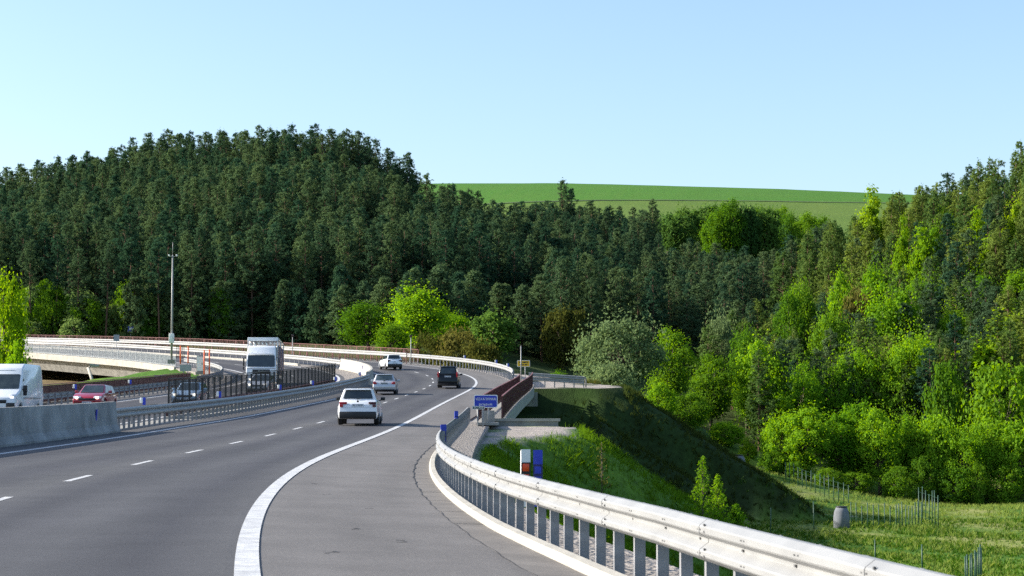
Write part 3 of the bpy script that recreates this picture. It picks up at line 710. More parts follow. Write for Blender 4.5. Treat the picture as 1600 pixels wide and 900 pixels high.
    if spoiler: q = MB(); q.box((0, y0t-.01, H-.055), (wt*1.85,.22,.035)); q.build('spoiler', p, root, bevel=.012)
    q = MB(); q.bar((0, y0t+.3, H), (0, y0t+.14, H+.12), .012); q.build('aerial', M['black'], root)
    q = MB(); q.bar((-W*.40,-hl+.045,plate_z-.11),(W*.40,-hl+.045,plate_z-.11), .02, .012); q.bar((-.06,y0-.02,belt+.02),(.28,y0+.06,belt+.09), .018); q.build('tailgate_seam', M['black'], root)
    q = MB(); q.box((0,y0t+.02,H-.085), (.34,.03,.022)); q.build('brake_light', M['taildark'], root)
    # underside
    q = MB(); q.box((0,0,gc_+.05), (W*.82,L*.9,.12)); q.build('underbody', M['black'], root)
    return root
def on_road(s, u, dz=0.): return Vector(lin(s, u, dz)), head(s)

def on_px(px, Y):
    p = at(px, 600, Y); s, u = nearest(np.array([p[0]]), np.array([Y])); return Vector((p[0], Y, float(lin(s[0], u[0])[2]))), head(s[0])
P_, h_ = on_px(563, 89.5); car('white SUV with black lower bumper, nearest car on the right lane', 'white_paint', 4.38, 1.84, 1.60, .35, 1.10, .95, 1.02, .30, clad=1, roof_rails=True, loc=P_, rz=h_+R(2), dark_tail='taildark', plate_z=.86)
P_, h_ = on_px(602, 150); car('silver estate car with pale rear window on the left lane ahead of the white SUV', 'silver_paint', 4.66, 1.81, 1.48, .32, .98, 1.05, .90, .26, tail='c', loc=P_, rz=R(1.6), back_glass='glass_light', plate_m='greysign', plate_z=.78)
P_, h_ = on_road(S(167), 1.95); car('black people carrier with tall dark rear window and upright red tail lights', 'black_paint', 4.38, 1.81, 1.80, .32, 1.10, 1.30, 1.05, .16, tail='v', loc=P_, rz=h_, plate_z=.93)
P_, h_ = on_px(610, 217); car('small white SUV farthest away on the bend of the road', 'white_paint', 4.38, 1.84, 1.60, .35, 1.10, .95, 1.02, .30, clad=1, loc=P_, rz=h_, tail_m='taildark', plate_z=.66, tail='h')
P_, h_ = on_px(149, 114); car('dark red hatchback with lit headlights coming towards us', 'red_paint', 4.2, 1.76, 1.46, .31, .98, 1.0, .92, .24, tail='c', loc=P_, rz=h_+math.pi, glass='glass')
P_, h_ = on_road(S(121), 15.0); car('pale blue car coming towards us behind the dark picket railing', 'blue_paint', 4.3, 1.76, 1.46, .31, .98, 1.0, .92, .24, tail='c', loc=P_, rz=h_+math.pi)
P_, h_ = on_road(S(150), 15.1); car('pale car right in front of the lorry behind the picket railing', 'silver_paint', 4.3, 1.80, 1.48, .31, .98, 1.0, .92, .24, tail='c', loc=P_, rz=h_+math.pi, glass='glass')

def van(label, loc, rz):
    root = thing('van', label, 'van', loc, rz); W, hl, H = 2.05, 2.7, 2.70; p = M['white_paint']; wr = .34
    poly = arch(-1.7, wr, .40)+arch(1.75, wr, .40)+[(hl-.1,.25),(hl,.35),(hl+.02,.75),(hl-.06,1.02),(hl-.3,1.16),(hl-.72,1.36),(hl-.80,1.42),(hl-1.42,2.26),(hl-1.58,2.50),(hl-2.1,H),(-hl+.3,H),(-hl+.05,H-.15),(-hl,1.2),(-hl,.3)]
    b = MB(); b.prism(poly, -W/2, W/2)
    b.v = [(x*(1-.10*max(0, (z-1.2)/1.3)**1.5-.12*max(0, (abs(y)-1.6)/1.1)**2*(y > 0)), y, z) for x, y, z in b.v]
    b.build('body', p, root, bevel=.07, seg=3)
    a, c = Vector((0,hl-.80,1.42)), Vector((0,hl-1.42,2.24)); wl, wt = W/2-.06, W/2-.13
    q = MB(); panel(q, ((wl,a.y,a.z),(-wl,a.y,a.z),(-wt,c.y,c.z),(wt,c.y,c.z)), .02,.02,.02,.10, .02, .03); q.build('windscreen', M['glass'], root)
    q = MB(); q.box((0,hl-1.50,2.36), (1.1,.05,.02)); q.build('roof_seam', M['greysign'], root)
    for sg in (1, -1):
        y0, y1 = hl-1.9, hl-.95
        q = MB(); n = [(sg*(W/2-.025), y0, 1.40), (sg*(W/2-.03), y1, 1.36), (sg*(W/2-.055), y1-.45, 1.95), (sg*(W/2-.07), y0, 1.98)]
        panel(q, n if sg > 0 else [n[1], n[0], n[3], n[2]], .02,.02,.02,.02, .012, .03); q.build('side_window', M['glass'], root)
        q = MB(); q.box((0,0,.08), (.20,.13,.36)); q.box((0,0,-.16), (.18,.12,.16)); q.build('mirror', M['black'], root, bevel=.03, loc=(sg*(W/2+.13), hl-1.12, 1.35))
        q = MB(); q.box((sg*(W/2-.24), hl-.28, 1.0), (.30,.42,.34)); hp = q.build('headlight', M['headlight'], root, bevel=.07); q = MB(); q.tube([(sg*(W/2-.24),hl-.2,.98),(sg*(W/2-.24),hl-.05,.98)], .085, 12); q.build('lamp', M['lamp_on'], hp)
        q = MB(); q.box((sg*(W/2-.30), hl-.0, .60), (.42,.12,.28)); q.build('fog_lamp_housing', M['black'], root, bevel=.04)
        q = MB(); q.box((sg*(W/2-.0), -.5, 1.0), (.02,3.2,.05)); q.build('side_strip', M['greysign'], root)
        q = MB(); q.box((sg*(W/2-.10), -hl+.02, 1.3), (.12,.06,.5)); q.build('tail_light', M['taillight'], root)
        for y in (-1.7, 1.75): wheel(root, sg*(W/2-.14), y, wr)
    q = MB(); q.box((0,hl+.0,.80), (1.05,.10,.17)); q.build('grille', M['black'], root, bevel=.03)
    q = MB()    # emblem: a small rampant animal in outline
    for a_, c_, w_ in (((-.07,-.09),(.0,.04),.035),((.0,.04),(.07,.09),.045),((.03,.06),(.09,.02),.022),((-.03,-.02),(.06,-.06),.024),((-.07,-.09),(-.1,.06),.018),((-.1,.06),(-.05,.09),.016),((-.05,-.07),(.02,-.11),.024)):
        q.bar((a_[0],0,a_[1]), (c_[0],0,c_[1]), .03, w_)
    q.build('emblem', M['rim'], root, loc=(0,hl+.055,.86))
    q = MB(); q.box((0,hl-.02,.34), (W*.86,.12,.18)); q.build('front_bumper', M['black'], root, bevel=.04)
    q = MB(); q.box((0,hl+.05,.5), (.52,.03,.115)); pl = q.build('number_plate', M['plate'], root); marks_row(pl, 'lettering', M['black'], (0,hl+.067,.5), .44, .08, 8, 1)
    return root
P_, h_ = on_road(S(100), 20.4); van('white high-roofed panel van coming towards us behind the concrete barrier', P_, h_+math.pi)

def truck(label, loc, rz):
    root = thing('truck', label, 'lorry', loc, rz); wp = M['white_paint']; W = 2.46
    c = thing('cab', None, None); c.parent = root
    poly = [(-1.95,.75),(.05,.35),(.16,.45),(.20,.95),(.18,1.55),(.10,1.66),(-.06,2.62),(-.22,2.78),(-.55,3.25),(-.8,3.36),(-1.95,3.42)]
    b = MB(); b.prism(poly, -W/2, W/2); b.v = [(x*(1-.09*max(0, (z-1.6)/1.7)**1.4), y, z) for x, y, z in b.v]
    cab = b.build('cab_shell', wp, c, bevel=.07, seg=3)
    q = MB(); panel(q, ((W/2-.06,.10,1.66),(-W/2+.06,.10,1.66),(-W/2+.11,-.06,2.62),(W/2-.11,-.06,2.62)), .02,.02,.02,.03, .025, .04); q.build('windscreen', M['glass'], c)
    q = MB(); q.box((0,.06,2.70), (W*.84,.22,.05)); q.build('sun_visor', M['white_paint'], c, bevel=.02)
    for x in (-.75,-.25,.25,.75):
        q = MB(); q.box((x,-.10,2.82), (.13,.08,.06)); q.build('marker_lamp', M['headlight'], c)
    q = MB(); q.box((0,.185,1.29), (1.42,.05,.36)); g = q.build('grille', M['black'], c, bevel=.02)
    for k in range(3): pass
    t = text_mesh('lettering', 'MAN', .17, M['rim'], g, (0,.225,1.33), (R(90),0,R(180)), .006, 1.5)
    q = MB(); q.box((0,-.50,3.06), (.7,.04,.03)); q.build('roof_seam', M['greysign'], c)
    q = MB(); q.box((0,.175,1.57), (W*.93,.05,.03)); q.build('panel_gap', M['greysign'], c)
    q = MB(); q.box((0,.19,.98), (W*.93,.05,.035)); q.build('panel_gap', M['greysign'], c)
    q = MB(); q.box((0,.16,.62), (1.2,.14,.26)); q.build('bumper_grille', M['black'], c, bevel=.03)
    for sg in (1, -1):
        q = MB(); q.box((sg*.92,.17,.68), (.42,.12,.22)); hp = q.build('headlight', M['headlight'], c, bevel=.04); q = MB(); q.tube([(sg*.92,.2,.68),(sg*.92,.245,.68)], .08, 12); q.build('lamp', M['lamp_on'], hp) if False else q.build('lamp', M['lamp_on'], c)
        q = MB(); q.box((0,0,0), (.12,.16,.62)); q.box((0,0,-.48), (.12,.16,.24)); q.bar((0,0,.3), (-sg*.25,-.15,.42), .04); q.bar((0,0,-.6), (-sg*.22,-.15,-.66), .04); q.build('mirror', M['black'], c, bevel=.025, loc=(sg*(W/2+.20),-.05,2.05))
        q = MB(); nq = [(sg*(W/2+.0),-1.05,1.75),(sg*(W/2+.0),-.12,1.72),(sg*(W/2-.055),-.25,2.45),(sg*(W/2-.06),-1.05,2.48)]
        panel(q, nq if sg > 0 else [nq[1],nq[0],nq[3],nq[2]], .02,.02,.02,.02,.012,.03); q.build('side_window', M['glass'], c)
        for y in (-.75,-4.4,-9.3,-10.6,-11.9): wheel(root, sg*(W/2-.2), y, .50, .32)
    # trailer: bed, curtains, front wall, raised white roof
    tr = thing('trailer', None, None); tr.parent = root
    q = MB(); q.box((0,-9.0,1.1), (2.5,13.2,.25)); q.build('bed', M['black'], tr)
    q = MB(); q.box((0,-2.45,2.25), (2.46,.08,2.1)); q.build('front_wall', M['greysign'], tr)
    for sg in (1, -1):
        q = MB()
        for k in range(5): q.box((sg*1.24,-3.75-2.6*k,2.35), (.05,2.56,2.3), mi=0 if k % 2 == 0 else 1)
        q.build('side_curtain', [M['curtain'], M['curtain_blue']], tr, bevel=.015)
        for y in (-2.5,-9,-15.5):
            q = MB(); q.box((sg*1.22,y,2.55), (.09,.12,2.8)); q.build('corner_post', M['white_paint'], tr)
        q = MB(); q.box((sg*1.24,-9,1.0), (.06,13,.28)); q.build('side_rail', M['rim'], tr)
    q = MB(); q.box((0,-9.0,4.0), (2.52,13.3,.17)); q.box((0,-2.42,3.88), (2.52,.16,.18)); q.build('trailer_roof', M['white_paint'], tr, bevel=.03)
    q = MB()
    for k in range(7): q.tube([(-1.0+.33*k,-2.5,3.5+.1*math.sin(k*2.1)),(-.9+.33*k,-2.7,3.72)], .09, 6)
    q.build('rolled_tarpaulin', M['white'], tr)
    return root
P_, h_ = on_px(408, 168); truck('white lorry with a dark curtain-sided trailer coming towards us', P_, math.pi+R(4.4)).scale = (1.03,1.03,1.07)

# ------------------------------------------------------------------ signs, posts, masts
def gz(x, y): return float(ground(np.array([x]), np.array([y]))[0])
def road_sign(name, label, c, w, h, face, legs, zg, lines=(), rz=0., r=.035, back=False):
    root = thing(name, label, 'sign', (c[0], c[1], zg), rz); cz = c[2]-zg
    b = MB(); n = 5; cr = min(w, h)*.12; pts = []
    for cx, cy, a0 in ((w/2-cr,h/2-cr,0),(-w/2+cr,h/2-cr,90),(-w/2+cr,-h/2+cr,180),(w/2-cr,-h/2+cr,270)):
        for k in range(n): a = R(a0+90*k/(n-1)); pts.append((cx+cr*math.cos(a), cy+cr*math.sin(a)))
    k = len(pts); sx = 1.0
    vs = [(x, 0, cz+z) for x, z in pts]+[(x, .03, cz+z) for x, z in pts]
    b.add(vs, [tuple(range(k))[::-1], tuple(range(k, 2*k))]+[(i, (i+1) % k, k+(i+1) % k, k+i) for i in range(k)])
    pl = b.build('panel', M['greysign'] if back else M['white'], root)
    if not back:
        b = MB(); bw = .035*min(1, h/.5+.3); f = lambda x, z: ((x)*(w-2*bw)/w, -.006, cz+z*(h-2*bw)/h)
        vs = [f(x, z) for x, z in pts]; vs2 = [(x, .0, z) for x, y, z in vs]
        b.add(vs+vs2, [tuple(range(k))[::-1]]+[(i, (i+1) % k, k+(i+1) % k, k+i) for i in range(k)])
        b.build('face', face, pl)
        for body, size, dz, m, wid in lines: text_mesh('lettering', body, size, m, pl, (0,-.010,cz+dz), (R(90),0,0), .003, 1.05, wid)
    for x in legs:
        b = MB(); b.tube([(x,.055,-.5),(x,.055,cz+h*.4)], r, 10); b.build('post', M['galv'], root)
    return root
Yb = 93.
c = at(759, 627, Yb); road_sign('road_sign', 'blue river-name sign on two posts where the railing of the near bridge begins', c, 37/F*Yb, 20/F*Yb, M['signblue'], (-.38,.13), gz(c[0], c[1]),
    [('VEĽKÁ SVINKA', .17, .10, M['white'], .95), ('priepust', .17, -.14, M['white'], .62)])
c = at(747.5, 637, Yb-3); road_sign('bridge_number_sign', 'small dark sign in front of the blue river-name sign', c, 19/F*90, 5/F*90, M['signgreen'], (-.03,.2), gz(c[0], c[1]), [('SO 408', .11, 0, M['white'], .42)], r=.03)
Ys = 183.
c = at(818, 568, Ys); road_sign('yellow_sign', 'yellow notice board on a post behind the sunlit guardrail', c, 20/F*Ys, 10/F*Ys, M['signyellow'], (.15,), gz(c[0], c[1]), [('■■ ■■■■', .18, .10, M['black'], .8), ('■■■ ■■', .16, -.12, M['black'], .7)])
# thin mast beside it
p = at(814, 590, 176.); root = thing('signal_mast', 'tall thin pale pole in front of the yellow notice board', 'pole', (p[0], p[1], p[2]-.6))
b = MB(); b.tube([(0,0,0),(0,0,3.4)], [.055,.045], 10); b.build('shaft', M['galv'], root); b = MB(); b.box((0,0,.05), (.3,.3,.1)); b.build('base_plate', M['galv'], root); b = MB(); b.tube([(0,0,3.4),(0,0,3.46)], .06, 8); b.build('cap', M['black'], root)

def dpost(label, p, rz, kind, group=None, h=1.05, w=.125, low=.28):
    root = thing('delineator_post', label, 'delineator', p, rz, group); b = MB()
    b.prism([(-.03,low),(.03,low),(.03,h-.03),(-.03,h)], -w/2, w/2); st = b.build('stake', M['white'] if kind == 'white' else M['blue'], root); b = MB(); b.box((-.05,.0,low+.12), (.10,.03,.08)); b.build('clamp', M['galv_post'], root)
    if kind == 'white':
        b = MB(); b.box((0,-.034,h-.325), (w*.99,.008,.29)); bd = b.build('band', M['black'], root)
        for dz in (.075,-.07): b = MB(); b.box((0,-.040,h-.325+dz), (w*.70,.008,.105)); b.build('reflector', M['reflector'], bd, bevel=.01)
    else:
        b = MB(); b.box((0,-.034,h-.35), (w*.99,.008,.30)); bd = b.build('band', M['navy'], root)
        for dz in (.07,-.07): b = MB(); b.box((0,-.040,h-.35+dz), (w*.7,.006,.10)); b.build('reflector', M['blue'], bd)
    return root
M['navy'] = mat('navy_film', (.008,.012,.10), .5)
q = at(821, 702, 27.6); dpost('white roadside post with two orange-red reflectors behind the near guardrail', (q[0], q[1], q[2]-1.07), R(8), 'white', h=1.07, w=.13)
q = at(840.5, 703, 28.); dpost('blue roadside post standing next to the white one with red reflectors', (q[0], q[1], q[2]-1.07), R(-2), 'blue', h=1.07, w=.13)
q = at(693, 663, 57); dpost('blue roadside post at the leftmost bulge of the near guardrail', (q[0], q[1], q[2]-1.1), R(10), 'blue', h=1.1, w=.16)
q = at(713, 642, 76); dpost('blue roadside post with orange reflector farther along the near guardrail', (q[0], q[1], q[2]-1.1), R(10), 'blue', h=1.1, w=.14)
def rail_marker(s, u, z, label, group=None, sg=1):
    p = Vector(lin(s, u, z)); root = thing('rail_delineator', label, 'delineator', p, head(s), group)
    b = MB(); b.box((.0,0,.16), (.14,.05,.32)); b.build('plate', M['blue'], root, bevel=.015); b = MB(); b.box((-.12*sg,-.02,.20), (.13,.05,.24)); b.build('reflector', M['white'], root, bevel=.03)
for Yv in (87, 104, 124, 138, 152, 172): rail_marker(S(Yv), float(u_median(S(Yv)))+.35, .93, 'blue and white delineator on top of the shaded median guardrail', 'delineators along the shaded median guardrail')
for Yv in (192, 203, 219): rail_marker(S(Yv), -3.35, 1.22, 'blue and white delineator on the sunlit guardrail round the bend', 'delineators along the sunlit outer guardrail')
for Yv in (127, 143): rail_marker(S(Yv), 23.5, .9, 'blue and white delineator on the grey guardrail of the oncoming side', 'delineators on the outer guardrail of the oncoming side')

# camera mast
s_m = S(207); p = at(268, 562, 206.); root = thing('camera_mast', 'tall slim grey mast with cameras beside the oncoming carriageway', 'mast', (p[0], p[1], p[2]-.4))
Hm = (562-398)/F*206+.4; b = MB(); b.tube([(0,0,0),(0,0,Hm*.55),(0,0,Hm)], [.12,.10,.07], 12); b.build('pole', M['galv'], root)
b = MB(); b.tube([(0,0,Hm),(0,0,Hm+1.3)], .025, 6); b.build('aerial', M['galv'], root)
b = MB(); b.box((0,-.16,2.6), (.5,.4,1.0)); cb = b.build('cabinet', M['white'], root, bevel=.03); b = MB(); b.box((.2,-.37,2.6), (.04,.03,.15)); b.build('handle', M['black'], cb)
b = MB(); b.bar((-.35,0,Hm-.15), (.45,0,Hm-.15), .05); b.build('cross_arm', M['galv'], root)
for x in (-.35, .45): b = MB(); b.box((x,-.15,Hm-.05), (.15,.36,.16)); b.box((x,-.34,Hm-.05), (.10,.05,.10)); b.build('camera_head', M['white'], root, bevel=.03)
b = MB(); b.box((0,0,.2), (.7,.7,.4)); b.build('footing', M['concrete'], root)
# steel cabinet and orange posts
for k, (px, top, bot, Yv) in enumerate(((282,541,561,203),(294,542,560,205),(319,548,577,196),(327,547,577,197))):
    p = at(px, bot, Yv); hh = (bot-top)/F*Yv; root = thing('marker_post', ('orange post just right of the mast','second orange post right of the mast','orange post left of its twin by the grey cabinet','orange post nearest the bend of the guardrail')[k], 'post', (p[0], p[1], p[2]-.5), group=None)
    b = MB(); b.tube([(0,0,0),(0,0,hh+.5)], .07, 8); b.build('shaft', M['orange'], root); b = MB(); b.tube([(0,0,hh+.5),(0,0,hh+.56)], .085, 8); b.build('cap', M['orange'], root)
p = at(313, 577, 197); root = thing('roadside_cabinet', 'pale grey cabinet between the orange posts', 'cabinet', (p[0], p[1], p[2]-.4)); b = MB(); b.box((0,0,.9), (.7,.5,1.8)); q = b.build('housing', M['galv'], root, bevel=.03); b = MB(); b.box((0,-.255,.95), (.58,.02,1.4)); d = b.build('door', M['white'], root); b = MB(); b.box((.2,-.275,.95), (.04,.02,.18)); b.build('handle', M['black'], d)
b = MB(); b.box((0,0,0), (.85,.65,.25)); b.build('plinth', M['concrete'], root)
p = at(276, 557, 204); root = thing('red_gate', 'small dark red barred gate at the foot of the mast', 'gate', (p[0], p[1], p[2]-.2)); b = MB()
for x in np.arange(0,.9,.15): b.box((x,0,.65), (.05,.05,1.3))
b.build('bar_panel', M['darkred'], root); b = MB(); b.box((.4,0,1.3), (.95,.06,.07)); b.box((.4,0,.2), (.95,.06,.07)); b.build('gate_frame', M['redrail'], root)
for (px, py, w, h, Yv, lb) in ((290,575,18,10,188,'grey back of a road sign on the grass bank by the orange posts'),(251,590,20,8,168,'grey back of a road sign below the grass bank behind the guardrail')):
    c = at(px, py, Yv); zz = gz(c[0], c[1]); road_sign('sign_back', lb, c, w/F*Yv, h/F*Yv, None, (-.2,.2), min(zz, c[2]-1.2), back=True)
c = at(182, 528, 262); root = thing('back_panel', 'grey square panel standing over the median of the viaduct', 'sign', (c[0], c[1], c[2]-1.6)); b = MB(); b.box((0,0,1.6), (.75,.05,.85)); b.build('panel', M['greysign'], root); b = MB(); b.tube([(0,.05,-1.5),(0,.05,1.8)], .04, 8); b.build('post', M['galv'], root)
c = at(204, 514, 322); zz = gz(c[0], c[1]); road_sign('small_blue_sign', 'small blue sign at the edge of the pine wood behind the viaduct', c, .95, .95, M['signblue'], (0,), zz-.2, [('■', .5, 0, M['white'], .45)])
for px, top, bot, Yv, lb in ((642,526,556,232,'thin pale post with a dark lamp head behind the guardrail by the olive bushes'),(457,525,552,250,'thin grey post with a dark lamp head on the median right of the lorry')):
    p = at(px, bot, Yv); hh = (bot-top)/F*Yv; root = thing('beacon_post', lb, 'post', (p[0], p[1], p[2]-1.2)); b = MB(); b.tube([(0,0,0),(0,0,hh+1.2)], .05, 8); b.build('shaft', M['galv'], root); b = MB(); b.box((0,0,hh+1.25), (.34,.2,.3)); b.build('lamp_head', M['black'], root, bevel=.03); b = MB(); b.box((0,-.11,hh+1.25), (.22,.03,.18)); b.build('lens', M['taildark'], root)
# little end rail by the far abutment
pe = at(912, 607, 177); ps = at(826, 601, 176.5); root = thing('end_rail', 'short white rail closing off the far end of the bridge walkway', 'railing', tuple(pe)); o0 = Vector(pe)
hr = 17/F*177; A_, B_ = Vector(ps)-o0, Vector((0,0,0)); b = MB()
for z0 in (hr-.16, hr-.52):
    d = (B_-A_); b.sweep([(A_, Vector((0,-1,0))),(B_, Vector((0,-1,0)))], [(.02,z0-.05),(.075,z0-.01),(.075,z0+.07),(.03,z0+.11),(.03,z0+.14),(.075,z0+.17),(.075,z0+.23),(.02,z0+.27),(-.0,z0+.27),(-.0,z0-.05)], closed=True)
b.build('beam', M['galv'], root)
for t in np.linspace(.12, 1, 6):
    q = A_.lerp(B_, t); b = MB(); b.box((q.x, q.y+.03, hr/2-.4), (.10,.07,hr+.75)); b.build('post', M['galv'], root)
b = MB(); b.tube([(0,0,hr+.05),(.16,.1,hr-.05),(.2,.3,hr-.3),(.2,.35,-.3)], .07, 8); b.build('end_bend', M['galv'], root)
# abutment cap and walkway slab beside the sign
p = Vector(lin(S(97.2), -4.4)); root = thing('wing_wall', 'low concrete wall end on the gravel at the near end of the bridge', 'wall', p, head(BR0)); b = MB(); b.box((1.0,0,-1.9), (3.4,.5,4.0)); b.build('wall', M['concrete'], root); b = MB(); b.box((1.0,0,.13), (3.6,.62,.14)); b.build('coping', M['pale_concrete'], root)
p = Vector(lin(S(94.5), -3.75, .02)); root = thing('walkway_slab', 'pale concrete slab leading onto the bridge walkway behind the sign', 'slab', p, head(BR0)); b = MB(); b.box((0,0,.0), (.95,6.2,.12)); b.build('slab', M['concrete'], root); b = MB(); b.box((-.05,2.1,.32), (.62,.5,.62)); b.build('plinth', M['concrete'], root)
# drain pipe under the viaduct
p = at(146, 576, 225); root = thing('drain_pipe', 'pale drain pipe coming down from the viaduct', 'pipe', tuple(p)); b = MB(); b.tube([(.6,.2,.35),(-.15,0,.3),(-.6,-.1,.1),(.1,-.5,-1.6),(.6,-.9,-3.2)], .17, 10); b.build('pipe', M['pale_concrete'], root); b = MB(); b.box((-.15,0,.45), (.5,.4,.2)); b.build('bracket', M['galv'], root)
# concrete shafts in the meadow
for px, bot, w, h, lb in ((1315,825,25,32,'grey concrete shaft standing in the meadow beside the green fence posts'),(1153,733,24,21,'grey concrete block at the foot of the shaded bank near the bushes')):
    p = hit(px, bot, 120 if px > 1200 else 206, 300); Yv = p[1]; W_ = w/F*Yv; H_ = h/F*Yv; root = thing('concrete_shaft', lb, 'manhole', tuple(p)); b = MB()
    b.tube([(0,0,-.5),(0,0,H_*.5),(0,0,H_*.78),(0,0,H_)], [W_*.5,W_*.5,W_*.45,W_*.33], 18, cap=True); b.build('ring', M['shaft'], root); b = MB(); b.tube([(0,0,H_),(0,0,H_+.08)], W_*.36, 18); b.build('cover', M['black'], root)
# fences of green steel posts
def fence(label, pts, h, sub_, wires=True):
    G = [hit(px, py, 95, 300) for px, py in pts]; root = thing('wire_fence', label, 'fence', tuple(G[0])); o0 = Vector(G[0]); P = []
    for a, c in zip(G, G[1:]):
        for k in range(sub_): P.append(Vector(a)*(1-k/sub_)+Vector(c)*(k/sub_))
    P.append(Vector(G[-1])); 
    for q in P: q.z = gz(q.x, q.y)
    for q in P:
        hh = h*random.uniform(.85,1.08); r = q-o0; b = MB(); b.tube([r+Vector((0,0,-.3)), r+Vector((random.uniform(-.05,.05),0,hh))], .045, 6); b.build('post', M['green_steel'], root)
    if wires:
        b = MB()
        for a, c in zip(P, P[1:]):
            for z in (.4,.9,1.5,h*.85): b.bar(a-o0+Vector((0,0,z)), c-o0+Vector((0,0,z)), .012)
        b.build('wire', M['green_steel'], root)
fence('green wire fence running along the dry grass above the concrete shaft', [(1228,752),(1326,790)], 2.3, 14)
fence('green fence posts right of the concrete shaft ending in taller posts', [(1330,822),(1400,826),(1440,822)], 2.0, 8, wires=False)
fence('tall green corner posts of the meadow fence', [(1436,812),(1452,818),(1466,826)], 2.9, 3)
fence('cluster of green posts at the bottom edge of the meadow', [(1509,918),(1523,912),(1534,905)], 1.9, 4)
fence('lone green posts in the shaded meadow behind the near guardrail', [(1204,835),(1272,830)], 2.2, 1, wires=False)
fence('lone green posts in the bright grass just above the near guardrail', [(1368,884),(1441,895)], 1.8, 1, wires=False)

# ------------------------------------------------------------------ vegetation
M['pine'] = leaf_mat('pine_needles', (.034,.076,.042), (.088,.136,.056), .3)
M['pine_warm'] = leaf_mat('warm_pine_needles', (.075,.135,.036), (.15,.205,.042), .34)
M['leaf_bright'] = leaf_mat('bright_leaves', (.105,.235,.018), (.185,.335,.026), .5)
M['leaf_green'] = leaf_mat('green_leaves', (.075,.17,.018), (.14,.26,.024), .47)
M['leaf_dark'] = leaf_mat('dark_leaves', (.048,.11,.028), (.09,.17,.034), .4)
M['leaf_grey'] = leaf_mat('grey_green_leaves', (.10,.155,.065), (.16,.22,.09), .4)
M['leaf_olive'] = leaf_mat('olive_leaves', (.07,.08,.018), (.13,.125,.03), .35)
M['leaf_yellow'] = leaf_mat('yellow_green_leaves', (.14,.26,.016), (.23,.35,.024), .48)
M['shadegrass'] = leaf_mat('shade_dark_grass_blades', (.016,.034,.009), (.045,.065,.015), .25)  # darker grass for the far bank, its shade painted into the blades
M['grass'] = leaf_mat('grass_blades', (.030,.085,.010), (.10,.19,.018), .4)
M['drygrass'] = leaf_mat('dry_grass_blades', (.13,.21,.03), (.28,.31,.10), .35)

def cards(P, Nn, size, aspect, g):
    """leaf faces at points P turned towards normals Nn"""
    n = len(P); Nn = Nn/np.maximum(np.linalg.norm(Nn, axis=1, keepdims=True), 1e-6)
    r = g.normal(size=(n,3)); T = np.cross(Nn, r); T /= np.maximum(np.linalg.norm(T, axis=1, keepdims=True), 1e-6); B = np.cross(Nn, T)
    s = size*g.uniform(.6, 1.35, (n,1)); a = T*s*aspect/2; b = B*s/2
    V = np.stack([P-b, P+a-b*.1+Nn*s*.08, P+b, P-a+b*.1-Nn*s*.05], 1).reshape(-1, 3)
    return V
def quads(n): return np.arange(n*4).reshape(-1, 4)
def pine_meshes(seed, h=17., r=2.5, z0=.28, tops=1, dens=1., needle='pine'):
    g = np.random.default_rng(seed); P = []; Nn = []; br = MB()
    bend = g.normal(0, .25, 2); tr = lambda z: np.array([bend[0]*math.sin(z/h*2.5), bend[1]*math.sin(z/h*2.1), z])
    br.tube([tr(z)+[0,0,-.5*(z == 0)] for z in np.linspace(0, h*.97, 8)], np.linspace(.19, .03, 8)*h/17, 7)
    z = z0*h; side = g.uniform(.6, 1.25, 6)
    while z < h*.99:
        t = (z-z0*h)/(h*(1-z0)); env = (1-t)**.55*min(1, .6+2.2*t)
        nb = int(g.integers(5, 9)*(1 if t < .8 else .7)); gap = g.random() < .12
        for _ in range(nb):
            if g.random() < (.55 if gap else .10): continue
            az = g.uniform(0, 6.283); L = (r*env*g.uniform(.62, 1.12)*side[int(az) % 6]+.22); el = g.uniform(-.15, .35)+.55*t
            d = np.array([math.cos(az)*math.cos(el), math.sin(az)*math.cos(el), math.sin(el)]); o = tr(z)
            if L > 1.4 and g.random() < .5: br.tube([o, o+d*L*.5, o+d*L*.9+[0,0,.1*L]], [.04,.025,.01], 3, cap=False)
            nc = max(2, int(L*2.1)); 
            for k in range(nc):
                f = g.uniform(.30, 1.03) if k else 1.
                c = o+d*L*f+[0,0,.16*L*f*f]+g.normal(0, .12, 3); rad = g.uniform(.22, .46)
                m = int(13*dens*g.uniform(.7,1.3)); q = g.normal(size=(m,3)); q /= np.linalg.norm(q, axis=1, keepdims=True); q *= g.uniform(.3, 1, (m,1))
                P.append(c+q*rad*[1,1,.8]); Nn.append(q*.8+[0,0,.5]+g.normal(0,.45,(m,3))+d*.5)
        z += g.uniform(.30, .56)*(1 if t < .8 else .75)*h/17
    m = 26; P.append(tr(h)+g.normal(0, [.10,.10,.35], (m,3))); Nn.append(g.normal(size=(m,3)))
    P = np.concatenate(P); Nn = np.concatenate(Nn)
    V = cards(P, Nn, .36, .40, g)
    return br, fast_mesh('crown', V, quads(len(P)), M[needle], 4)
